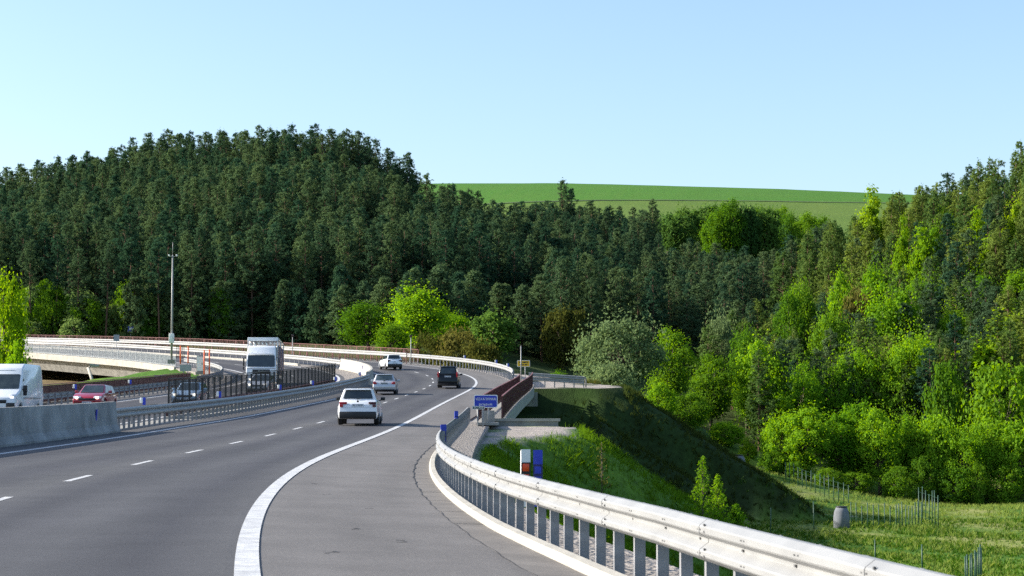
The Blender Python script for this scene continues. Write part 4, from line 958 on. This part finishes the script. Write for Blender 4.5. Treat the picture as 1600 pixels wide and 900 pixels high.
def leafy_meshes(seed, h, r, z0=.15, m='leaf_green', nl=60, per=110, leaf=.26, flat=1., lean=0., lobe=.28, shape='round'):
    g = np.random.default_rng(seed); br = MB(); P = []; Nn = []
    br.tube([(0,0,-.5),(.05*h*.2,0,h*.3),(lean*.3,.1,h*.7)], [.028*h,.02*h,.006*h], 7)
    cz = h*(z0+1)/2; az = h*(1-z0)/2
    bd = g.normal(size=(7,3)); bd /= np.linalg.norm(bd, axis=1, keepdims=True); ba = g.uniform(-.34, .34, 7)
    for k in range(nl):
        q = g.normal(size=3); q /= np.linalg.norm(q); f = g.uniform(.45, .98)**.6
        f *= 1+float((ba*np.maximum(0, bd@q)**3).sum()); zz = q[2]; w = 1.
        if shape == 'cone': w = 1-.45*max(0, zz*f)
        c = np.array([q[0]*r*w*f*(1-lobe*.6)+lean*(zz+1)/2, q[1]*r*w*f*(1-lobe*.6), cz+zz*f*az*(1-lobe*.55)])
        lr = r*lobe*g.uniform(.45, 1.25)
        if k % 3 == 0: br.tube([(0,0,h*g.uniform(.2,.5)), tuple(c*.55+np.array([0,0,h*.18])), tuple(c)], [.009*h,.006*h,.002*h], 4, cap=False)
        m_ = int(per*g.uniform(.7, 1.3)); d = g.normal(size=(m_,3)); d /= np.linalg.norm(d, axis=1, keepdims=True)
        rr = g.uniform(.35, 1.22, (m_,1)); P.append(c+d*rr*lr*[1,1,.85]); Nn.append(d+[0,0,.35]+g.normal(0, .5, (m_,3)))
    m_ = int(nl*per*.06); d = g.normal(size=(m_,3)); d /= np.linalg.norm(d, axis=1, keepdims=True)     # stray shoots
    P.append(np.array([0,0,cz])+d*g.uniform(.8, 1.12, (m_,1))*np.array([r,r,az])); Nn.append(d+g.normal(0,.6,(m_,3)))
    P = np.concatenate(P); Nn = np.concatenate(Nn); keep = P[:,2] > .05
    P, Nn = P[keep], Nn[keep]
    return br, fast_mesh('crown', cards(P, Nn, leaf, .7, g), quads(len(P)), M[m], 4)
SHELF = {}
class Kind:
    def __init__(s, name, cat, br, crown, h, bark='bark'):
        s.name, s.cat, s.h = name, cat, h
        t = br.build('trunk', M[bark]); s.trunk = t.data; bpy.data.objects.remove(t); s.crown = crown
    def place(s, p, hs, ws, rz, label, group=None):
        root = thing(s.name, label, s.cat, p, rz, group); root.scale = (ws, ws, hs)
        for nm, me in (('trunk', s.trunk), ('crown', s.crown)):
            o = bpy.data.objects.new(nm, me); col.objects.link(o); o.parent = root
        return root
PINES = [Kind('pine_tree', 'pine', *pine_meshes(10+k, 17, r_, z_, needle=nd), 17, 'pine_bark') for k, (r_, z_, nd) in enumerate(((3.3,.14,'pine'),(3.0,.20,'pine'),(3.6,.16,'pine'),(2.8,.10,'pine'),(3.4,.26,'pine'),(3.1,.30,'pine')))]
WARM = [Kind('pine_tree', 'pine', *pine_meshes(30+k, 17, r_, z_, needle='pine_warm'), 17, 'pine_bark') for k, (r_, z_) in enumerate(((3.4,.10),(3.0,.12),(3.6,.15)))]
FRONT = [Kind('pine_tree', 'pine', *pine_meshes(40+k, 17, r_, z_, needle='pine', dens=.9), 17, 'pine_bark') for k, (r_, z_) in enumerate(((2.3,.5),(2.6,.42)))]

# --- pines: scattered over the slopes with a minimum spacing; the nearest stand as single trees
cand = []
def scatter(poly, spacing, kinds, zone, n_try=9000, hr=(14,18.5), ws=(.85,1.15)):
    poly = np.array(poly, float); lo, hi = poly.min(0), poly.max(0); pts = []; g = np.random.default_rng(len(cand)+5)
    def inside(p):
        c = False; j = len(poly)-1
        for i in range(len(poly)):
            if (poly[i,1] > p[1]) != (poly[j,1] > p[1]) and p[0] < (poly[j,0]-poly[i,0])*(p[1]-poly[i,1])/(poly[j,1]-poly[i,1])+poly[i,0]: c = not c
            j = i
        return c
    for _ in range(n_try):
        p = g.uniform(lo, hi)
        if not inside(p): continue
        if pts and np.min(((np.array(pts)-p)**2).sum(1)) < (spacing*g.uniform(.8,1.3))**2: continue
        pts.append(p)
    z = ground(np.array([p[0] for p in pts]), np.array([p[1] for p in pts]))
    for p, zz in zip(pts, z):
        cand.append((p[0], p[1], zz, random.choice(kinds), random.uniform(*hr), random.uniform(*ws), zone))
nA = len(cand)
scatter([(-150,352),(-85,350),(-68,345),(-60,330),(-34,322),(-21,330),(-22.5,470),(-28,500),(-150,480)], 3.7, PINES, 'left', hr=(14.8,17.8), ws=(.9,1.15))
scatter([(-20,330),(-6,330),(20,385),(30,470),(38,505),(-12,505),(-15,450),(-17,400)], 4.0, PINES, 'mid', hr=(13.5,17.5))
scatter([(4,300),(22,310),(36,330),(46,380),(58,430),(30,460),(12,400)], 4.8, PINES, 'mid', hr=(13,17))
scatter([(50,330),(58,300),(76,290),(96,300),(110,340),(100,372),(60,385),(48,365)], 4.6, WARM+WARM+PINES[:2], 'right', hr=(13,18))
scatter([(30,285),(40,262),(62,258),(78,272),(60,300),(45,330),(34,310)], 4.6, WARM+PINES[:4], 'right', hr=(11,15))
for px0, Yv, h in ((1185,256,13),(1215,262,15),(1275,262,14),(1330,262,13),(1352,275,15),(1450,258,14),(1470,262,15),(1515,258,14),(1290,290,15),(1240,280,14),(1395,300,15),(1490,300,16),(1560,300,15),(1580,262,14),(1110,282,13),(1145,290,14)):
    X = (px0-800)/F*Yv; cand.append((X, Yv, gz(X, Yv), random.choice(WARM+PINES[:4]), h, random.uniform(.9,1.1), 'right'))
for px0, Yv, top in ((878,478,283),(893,480,296),(748,466,300),(730,462,308),(1020,500,312),(640,462,240)):
    X = (px0-800)/F*Yv; z_ = gz(X, Yv); cand.append((X, Yv, z_, random.choice(PINES), min(24, max(13, float(at(px0, top, Yv)[2])-z_)), 1.0, 'mid'))
# the open edge of the left wood shows long bare trunks
for X, Y in ((-84,325),(-79,327),(-75,326),(-71,324),(-66,323),(-62,325),(-57,322),(-90,327),(-96,330),(-52,321),(-88,331)):
    cand.append((X, Y, gz(X, Y), random.choice(FRONT), random.uniform(15,18), random.uniform(.85,1.1), 'edge'))
YOUNG = [Kind('pine_tree', 'pine', *pine_meshes(60+k, 9, 2.4, .04, needle='pine', dens=.9), 9, 'pine_bark') for k in range(2)]
for k in range(34):
    g_ = np.random.default_rng(900+k); px0 = g_.uniform(210, 560); Yv = g_.uniform(322, 332)-max(0, px0-430)*.12; X = (px0-800)/F*Yv; cand.append((X, Yv, gz(X, Yv), YOUNG[k % 2], g_.uniform(7, 12), g_.uniform(.9, 1.25), 'young'))
for k in range(26):
    g_ = np.random.default_rng(700+k); px0 = g_.uniform(560, 900); Yv = g_.uniform(296, 330); X = (px0-800)/F*Yv; cand.append((X, Yv, gz(X, Yv), YOUNG[k % 2], g_.uniform(7, 12), g_.uniform(.9, 1.25), 'youngmid'))
PL = {'young': ('young pine with needles down to the ground at the foot of the left wood', 'young pines at the foot of the left wood'), 'youngmid': ('young pine at the foot of the shaded wood between the two hills', 'young pines at the foot of the shaded wood'), 'left': ('tall dark pine in the dense wood covering the left hill', 'pines on the left hill'), 'edge': ('pine with a long bare trunk at the lower edge of the left wood', 'bare-trunked pines at the edge of the left wood'),
      'mid': ('dark pine in the shaded wood between the two hills', 'pines in the wood between the two hills'), 'right': ('pine among the sunlit trees on the right hillside', 'pines on the right hillside')}
cand.sort(key=lambda c: -(1000 if c[6] == 'edge' else 0)+math.hypot(c[0], c[1])+(c[6] == 'left')*0)
vis = []; rest = []
px_, py_ = px_of(np.array([c[0] for c in cand]), np.array([c[1] for c in cand]), np.array([c[2]+c[4]*.7 for c in cand]))
order = list(range(len(cand)))
for k in order:
    inview = -30 < px_[k] < 1640
    (vis if (inview and len(vis) < 292) else rest).append(cand[k])
for X, Y, z, kd, h, w, zone in vis: kd.place((X, Y, z-.2), h/kd.h, w*(h/kd.h)**.5, random.uniform(0, 6.28), *PL[zone])
print('pines', len(cand), 'single', len(vis), 'mass', len(rest))
# the rest of the wood: one mass of the same trees, set by geometry nodes on points
def mass(name, items, label, cat):
    groups = {}
    for it in items: groups.setdefault(id(it[3]), (it[3], []))[1].append(it)
    # one point mesh with the index of its tree; sources stay hidden in a collection of their own
    src = bpy.data.collections.new('tree_sources'); ks = [v[0] for v in groups.values()]
    for i, k in enumerate(ks):
        me = bpy.data.meshes.new('wood_tree'); bm = bmesh.new(); bm.from_mesh(k.trunk); nt_ = len(bm.faces); bm.from_mesh(k.crown)
        for f in list(bm.faces)[nt_:] if False else []: pass
        bm.faces.ensure_lookup_table()
        for j in range(nt_, len(bm.faces)): bm.faces[j].material_index = 1
        me.materials.append(k.trunk.materials[0]); me.materials.append(k.crown.materials[0]); bm.to_mesh(me); bm.free()
        o = bpy.data.objects.new('%03d_wood_tree' % i, me); src.objects.link(o)
    P = []; A = []; Sx = []; Rz = []
    for i, (k, its) in enumerate(groups.values()):
        for X, Y, z, kd, h, w, zone in its: P.append((X, Y, z-.2)); A.append(i); ww = w*(h/kd.h)**.5; Sx.append((ww, ww, h/kd.h)); Rz.append((0, 0, random.uniform(0, 6.28)))
    me = bpy.data.meshes.new(name); me.from_pydata(P, [], [])
    a = me.attributes.new('pick', 'INT', 'POINT'); a.data.foreach_set('value', A)
    a = me.attributes.new('size', 'FLOAT_VECTOR', 'POINT'); a.data.foreach_set('vector', np.array(Sx, np.float32).ravel())
    a = me.attributes.new('turn', 'FLOAT_VECTOR', 'POINT'); a.data.foreach_set('vector', np.array(Rz, np.float32).ravel())
    o = bpy.data.objects.new(name, me); col.objects.link(o)
    ng = bpy.data.node_groups.new('wood_on_points', 'GeometryNodeTree'); ng.interface.new_socket('Geometry', in_out='INPUT', socket_type='NodeSocketGeometry'); ng.interface.new_socket('Geometry', in_out='OUTPUT', socket_type='NodeSocketGeometry')
    N, L = ng.nodes, ng.links; gi, g2_ = N.new('NodeGroupInput'), N.new('NodeGroupOutput')
    ci = N.new('GeometryNodeCollectionInfo'); ci.inputs['Collection'].default_value = src; ci.inputs['Separate Children'].default_value = True
    ip = N.new('GeometryNodeInstanceOnPoints'); ip.inputs['Pick Instance'].default_value = True
    def attr(nm, t): n_ = N.new('GeometryNodeInputNamedAttribute'); n_.data_type = t; n_.inputs['Name'].default_value = nm; return n_.outputs['Attribute']
    L.new(gi.outputs[0], ip.inputs['Points']); L.new(ci.outputs[0], ip.inputs['Instance']); L.new(attr('pick','INT'), ip.inputs['Instance Index']); L.new(attr('size','FLOAT_VECTOR'), ip.inputs['Scale'])
    er = N.new('FunctionNodeEulerToRotation'); L.new(attr('turn','FLOAT_VECTOR'), er.inputs[0]); L.new(er.outputs[0], ip.inputs['Rotation'])
    L.new(ip.outputs[0], g2_.inputs[0])
    md = o.modifiers.new('wood', 'NODES'); md.node_group = ng
    return tag(o, label, cat, kind='stuff')
if rest: mass('pine_wood', rest, 'mass of dark pines farther up and behind on the wooded slopes', 'wood')

# --- broadleaved trees and bushes, each one placed
def K(name, cat, seed, h, r, **k): return Kind(name, cat, *leafy_meshes(seed, h, r, **k), h)
M['leaf_spring'] = leaf_mat('spring_leaves', (.12,.24,.014), (.22,.34,.02), .48)
M['leaf_pale'] = leaf_mat('pale_leaves', (.10,.17,.055), (.17,.25,.075), .4)
KN = {
 'pale': [K('bush','bush',120+i, 5, 2.6, m='leaf_pale', nl=55, per=90, leaf=.34, z0=.0, lobe=.28) for i in range(2)],
 'spring': [K('broadleaf_tree','tree',130, 10, 3.4, m='leaf_spring', nl=90, per=130, leaf=.26, z0=.05, lobe=.25)],
 'bright': [K('broadleaf_tree','tree',50+i, 10, 3.2+.3*i, m='leaf_bright', nl=110, per=140, leaf=.24, z0=.06, lobe=.26) for i in range(3)],
 'green': [K('broadleaf_tree','tree',60+i, 10, 3.4+.3*i, m='leaf_green', nl=105, per=140, leaf=.26, z0=.10, lobe=.27) for i in range(3)],
 'dark': [K('broadleaf_tree','tree',70+i, 10, 3.6, m='leaf_dark', nl=70, per=90, leaf=.42, z0=.12, lobe=.28) for i in range(2)],
 'grey': [K('willow_tree','tree',80, 10, 5.2, m='leaf_grey', nl=110, per=120, leaf=.30, z0=.04, lobe=.22)],
 'olive': [K('bush','bush',90+i, 5, 3.0, m='leaf_olive', nl=60, per=110, leaf=.26, z0=.0, lobe=.27) for i in range(2)],
 'yellow': [K('broadleaf_tree','tree',95+i, 10, 2.6, m='leaf_yellow', nl=60, per=110, leaf=.32, z0=.12, lobe=.28, shape='cone') for i in range(2)],
 'shrub': [K('bush','bush',100+i, 5, 2.6+.2*i, m='leaf_bright', nl=95, per=140, leaf=.20, z0=.0, lobe=.24) for i in range(3)],
 'darkshrub': [K('bush','bush',110+i, 5, 2.8, m='leaf_green', nl=60, per=110, leaf=.24, z0=.0, lobe=.25) for i in range(2)],
}
def plant(kind, px, ytop, Y, wpx, label, group=None, base=None):
    """tree standing on the ground at depth Y whose top reaches the given height"""
    k = random.choice(KN[kind]); X = (px-800)/F*Y*1.0; z = gz(X, Y) if base is None else base
    top = at(px, ytop, Y)[2]; h = max(1.2, top-z); w = wpx/F*Y/2; r0 = {'grey':5.2,'olive':3.0,'shrub':2.8,'pale':2.6,'darkshrub':2.8,'yellow':2.6,'dark':3.6}.get(kind, 3.6)
    return k.place((X, Y, z-.15), h/k.h, w/r0, random.uniform(0, 6.28), label, group)
plant('spring', 8, 415, 190, 88, 'bright green tree at the left edge in front of the viaduct', base=-1.)
plant('green', -25, 470, 196, 90, 'dark leafy tree half cut off by the left edge beside the bright one', base=-1.)
plant('bright', 28, 520, 184, 50, 'low green tree just above the white van', base=-2.)
plant('green', 575, 468, 282, 95, 'rounded green tree behind the viaduct railing, left of the tall green tree')
plant('bright', 650, 438, 276, 110, 'tall bright green tree behind the guardrail above the far white SUV')
plant('green', 612, 500, 268, 62, 'small green tree in front of the tall bright one by the viaduct railing')
plant('bright', 700, 478, 285, 70, 'green tree between the tall bright tree and the olive bushes')
for x, y, Yv, w, lb in ((672,515,250,66,'left one of the olive bushes behind the guardrail'),(712,508,246,74,'olive bush in the middle of the row behind the guardrail'),(752,528,240,70,'right one of the olive bushes behind the guardrail')): plant('olive', x, y, Yv, w, lb)
plant('dark', 770, 478, 268, 84, 'dark green tree above the right end of the olive bushes')
plant('olive', 880, 476, 300, 70, 'olive tree in the shade behind the yellow notice board')
plant('grey', 968, 478, 248, 150, 'large grey-green willow by the end of the bridge')
plant('grey', 950, 545, 226, 110, 'low grey-green willow bush in front of the large willow')
plant('olive', 925, 590, 205, 44, 'dull scrub at the end of the short white rail')
plant('bright', 872, 575, 215, 40, 'small bright bush behind the short white rail')
plant('green', 1045, 520, 262, 80, 'green tree right of the willow')
plant('bright', 1030, 590, 238, 70, 'light green bush below the willow beside the shaded bank')
plant('green', 1075, 610, 242, 70, 'green bush beside the light one at the foot of the willow')
plant('grey', 1128, 470, 285, 66, 'pale grey-green tree at the mouth of the dark ravine')
plant('green', 1110, 560, 270, 80, 'green tree below the pale one at the mouth of the ravine')
plant('bright', 1190, 520, 262, 110, 'broad bright tree low on the right hillside, above the yellow sapling')
plant('yellow', 1168, 688, 236, 34, 'small yellow-green sapling by the concrete block')
plant('shrub', 1135, 655, 246, 60, 'pale bush left of the concrete block')
plant('bright', 1255, 555, 258, 100, 'leafy tree on the lower right hillside')
FR = [(1222,640,236,84),(1262,628,234,100),(1312,638,236,96),(1345,622,238,80),(1372,628,233,90),(1418,635,236,70),(1462,640,234,96),(1500,652,232,80),(1538,642,234,92),(1592,650,233,100),(1640,640,233,100)]
for k, (x, y, Yv, w) in enumerate(FR): plant('bright' if k % 3 else 'shrub', x, y, Yv, w, 'sunlit bright green tree in the front row along the meadow', 'front row of trees along the meadow')
for x, y, Yv, w in ((1290,728,230,50),(1335,735,230,60),(1400,725,229,60),(1440,715,230,50),(1490,728,229,66),(1522,725,229,40),(1566,728,230,70),(1245,720,232,44),(1205,700,234,50)): plant('darkshrub', x, y, Yv, w, 'low bush at the foot of the tree row along the meadow', 'low bushes at the foot of the tree row')
plant('bright', 1390, 428, 285, 120, 'big bright green tree halfway up the right hillside')
plant('bright', 1425, 500, 268, 100, 'bright tree just below the big bright one on the right hillside')
plant('bright', 1340, 520, 264, 90, 'bright tree left of the middle of the right hillside')
plant('green', 1300, 480, 280, 80, 'green tree between pines on the right hillside')
plant('yellow', 1362, 312, 352, 60, 'small bright yellow-green tree on the crest below the field')
plant('yellow', 1592, 300, 318, 50, 'yellow-green tree at the right edge near the crest')
plant('yellow', 1440, 375, 312, 60, 'yellow-green tree high on the right hillside')
plant('yellow', 1412, 360, 318, 40, 'golden-green narrow tree high on the right hillside')
plant('yellow', 1575, 480, 272, 90, 'pale yellow-green tree at the right edge of the hillside')
plant('bright', 1530, 420, 292, 80, 'bright tree near the right edge halfway up')
plant('yellow', 1530, 345, 315, 54, 'yellow-green tree above and right of the golden narrow one')
plant('bright', 1310, 556, 262, 84, 'rounded bright tree low on the right hillside left of the middle')
plant('bright', 1402, 548, 262, 92, 'rounded bright tree low in the middle of the right hillside')
plant('yellow', 1536, 522, 262, 100, 'pale yellow-green tree above the front row near the right edge')
plant('bright', 1446, 415, 300, 76, 'bright tree above and right of the big bright one')
plant('bright', 1484, 468, 285, 76, 'bright tree right of the middle of the right hillside')
plant('green', 1602, 415, 290, 84, 'green tree cut by the right edge halfway up the hillside')
plant('olive', 1338, 445, 292, 62, 'olive tree left of the big bright one on the right hillside')
plant('green', 1238, 468, 290, 64, 'green tree at the left end of the right hillside')
plant('green', 1166, 505, 276, 62, 'small green tree right of the pale grey-green one')
plant('bright', 1462, 345, 322, 50, 'small bright tree among pines high on the right hillside')
for x, y, Yv, w_, kd_, lb in ((1252,432,296,60,'green','green tree high at the left end of the right hillside'),(1318,412,305,62,'bright','bright tree left of the golden narrow one'),(1372,392,308,58,'bright','bright tree just left below the golden narrow tree'),
        (1502,392,306,66,'bright','bright tree in the upper part of the right hillside near the right edge'),(1548,385,306,66,'yellow','yellow-green tree in the upper part of the hillside near the right edge'),(1478,318,335,46,'green','green tree close under the crest of the right hillside'),(1584,345,318,50,'bright','bright tree under the crest at the right edge')):
    plant(kd_, x, y, Yv, w_, lb)
plant('darkshrub', 1560, 560, 245, 120, 'dark broad bush above the front row near the right edge')
plant('darkshrub', 1480, 560, 250, 80, 'dark bush above the middle of the front row')
plant('yellow', 740, 346, 452, 38, 'single yellow-green tree high in the dark wood')
plant('green', 690, 385, 420, 50, 'green tree below the single yellow-green one in the dark wood')
plant('green', 945, 385, 428, 50, 'small green tree among the dark pines in the middle')
plant('green', 610, 390, 380, 46, 'green tree at the right side of the left wood')
for k in range(26):
    x = 1050+k*9.6+random.uniform(-6, 6); plant('dark' if random.random() < .7 else 'green', x, 306+abs(k-6)*1.2+random.uniform(0, 22), random.uniform(520, 565), random.uniform(46, 72), 'dark leafy tree along the top of the wood below the field', 'leafy trees along the top of the wood below the field')
for k in range(40):
    plant('pale' if k % 3 else 'darkshrub', random.uniform(20, 250) if k < 34 else random.uniform(250, 420), random.uniform(440, 496), random.uniform(322, 350), random.uniform(34, 66), 'pale green undergrowth bush among bare trunks behind the viaduct', 'undergrowth bushes behind the viaduct')
# saplings on the near bank
def sapling(label, px, py, top, y0, y1, r, m, kind='cone'):
    p = hit(px, py, y0, y1); h = at(px, top, p[1])[2]-p[2]; g = np.random.default_rng(int(px)); br = MB(); P = []; Nn = []
    br.tube([(0,0,-.2),(.03,0,h*.5),(0,.02,h)], [.03,.02,.006], 6)
    z = .06*h
    while z < h*.97:
        t = z/h; n_ = 5 if kind == 'cone' else 2
        for _ in range(n_):
            az = g.uniform(0, 6.28); L = r*(1-t)**.8*g.uniform(.6,1.1)+.06; el = .55+.5*t; d = np.array([math.cos(az)*math.cos(el), math.sin(az)*math.cos(el), math.sin(el)])
            br.tube([(0,0,z), tuple(np.array([0,0,z])+d*L)], [.010,.003], 4, cap=False)
            mm = int((34 if kind == 'cone' else 12)*max(.3, L/r)); f = g.uniform(.25 if kind == 'cone' else .7, 1.03, (mm,1)); c = np.array([0,0,z])+d*L*f
            P.append(c+g.normal(0, .035 if kind == 'cone' else .06, (mm,3))); Nn.append(g.normal(size=(mm,3))+[0,0,.4])
        z += .042*h if kind == 'cone' else .085*h
    P = np.concatenate(P); Nn = np.concatenate(Nn)
    k = Kind('sapling', 'sapling', br, fast_mesh('crown', cards(P, Nn, .11 if kind == 'cone' else .09, .4 if kind == 'cone' else .75, g), quads(len(P)), M[m], 4), h); k.place(tuple(p), 1, 1, 0, label)
sapling('bright green young conifer rising behind the near guardrail', 1098, 832, 712, 40, 90, 1.0, 'leaf_bright')
sapling('smaller leaning young conifer just right of the taller one', 1122, 836, 742, 40, 90, .85, 'leaf_bright')
sapling('low bushy young conifer at the foot of the two taller ones', 1150, 848, 790, 40, 90, .8, 'leaf_bright')
sapling('thin sparse sapling with brownish leaves on the grass bank', 940, 778, 690, 30, 90, .42, 'leaf_olive', 'sparse')

# --- grass: blades on the near bank and the meadow
def grass(name, label, region, n, hh, ww, m, seed, tuft=5):
    g = np.random.default_rng(seed); x0, x1, y0, y1 = region; X = g.uniform(x0, x1, n); Y = g.uniform(y0**.5, y1**.5, n)**2
    z, s, u, d, N, zt = ground(X, Y, True); z = z.ravel()
    ok = (d > .15) & (u < 0) if name != 'meadow_grass' else (z < -4.0)
    if name == 'far_bank_grass': ok &= z > N+.3
    dens = fbm(X, Y, 5 if name != 'meadow_grass' else 14); ok &= dens > g.uniform(-1.3, .1, n)
    X, Y, z, dens = X[ok], Y[ok], z[ok], dens[ok]; X = np.repeat(X, tuft)+g.normal(0, .07, len(X)*tuft); Y = np.repeat(Y, tuft)+g.normal(0, .07, len(Y)*tuft); z = np.repeat(z, tuft); dens = np.repeat(dens, tuft)
    k = len(X); a = g.uniform(0, 6.28, k); h = hh*g.uniform(.4, 1.3, k)*(1+.4*dens); w = ww*g.uniform(.6, 1.4, k); lx, ly = g.normal(0, .45, k)*h, g.normal(0, .45, k)*h
    b = np.stack([X, Y, z-.03], -1); e = np.stack([np.cos(a)*w, np.sin(a)*w, np.zeros(k)], -1); mid = b+np.stack([lx*.35, ly*.35, h*.6], -1); tip = b+np.stack([lx, ly, h], -1)
    V = np.stack([b-e, b+e, mid+e*.6, tip, mid-e*.6], 1).reshape(-1, 3); Fq = np.arange(k*5).reshape(-1, 5)
    o = bpy.data.objects.new(name, fast_mesh(name, V, Fq, M[m], 5)); col.objects.link(o); return tag(o, label, 'grass', kind='stuff')
grass('bank_grass', 'lush green grass on the bank behind the near guardrail', (-1, 14, 28, 98), 26000, .26, .012, 'grass', 1)
grass('far_bank_grass', 'sparse grass coloured dark for shade on the bank beyond the bridge', (2, 34, 140, 215), 20000, .42, .035, 'shadegrass', 2)
grass('meadow_grass', 'grass of the meadow with dry and green patches', (12, 70, 100, 235), 15000, .34, .03, 'drygrass', 3)
grass('meadow_grass', 'short fresh green grass of the meadow', (14, 64, 95, 180), 20000, .24, .03, 'grass', 4)

# field boundary
xs = np.linspace(-70, 280, 160); ys = 796-xs*.05
b = MB(); A_ = np.stack([xs, ys-1.1, ground(xs, ys-1.1)+.25], -1); B_ = np.stack([xs, ys+1.1, ground(xs, ys+1.1)+.25], -1); n_ = len(xs)
b.add(np.concatenate([A_, B_]), [(i, i+1, i+1+n_, i+n_) for i in range(n_-1)]); tag(b.build('field_path', mat('field_edge', (.05,.085,.02), .95, var=.4, scale=.1)), kind='structure')

# ------------------------------------------------------------------ light
EL, AZ = R(26), R(6)          # sun to the left, a little ahead
sd = Vector((-math.cos(AZ)*math.cos(EL), math.sin(AZ)*math.cos(EL), math.sin(EL)))
sun = bpy.data.lights.new('sun', 'SUN'); sun.energy = 4.2; sun.angle = R(.53); sun.color = (1,.94,.84)
so = bpy.data.objects.new('sun', sun); col.objects.link(so); so.rotation_euler = sd.to_track_quat('Z', 'Y').to_euler(); so.location = (0,0,200)
w = bpy.data.worlds.new('World'); scn.world = w; w.use_nodes = True
N_, L_ = w.node_tree.nodes, w.node_tree.links; bg = N_['Background']
sk = N_.new('ShaderNodeTexSky'); sk.sky_type = 'NISHITA'; sk.sun_disc = False; sk.sun_elevation = EL; sk.sun_rotation = math.atan2(sd.x, sd.y)
sk.air_density = 1.0; sk.dust_density = 2.0; sk.ozone_density = 2.7; sk.altitude = 300
L_.new(sk.outputs[0], bg.inputs['Color']); bg.inputs['Strength'].default_value = .112
scn.view_settings.view_transform = 'Standard'; scn.view_settings.look = 'None'; scn.view_settings.gamma = 1; scn.view_settings.exposure = 1.25; scn.view_settings.use_curve_mapping = False
scn.cycles.max_bounces = 6; scn.cycles.diffuse_bounces = 3; scn.cycles.transmission_bounces = 3; scn.cycles.transparent_max_bounces = 4
scn.cycles.use_denoising = False
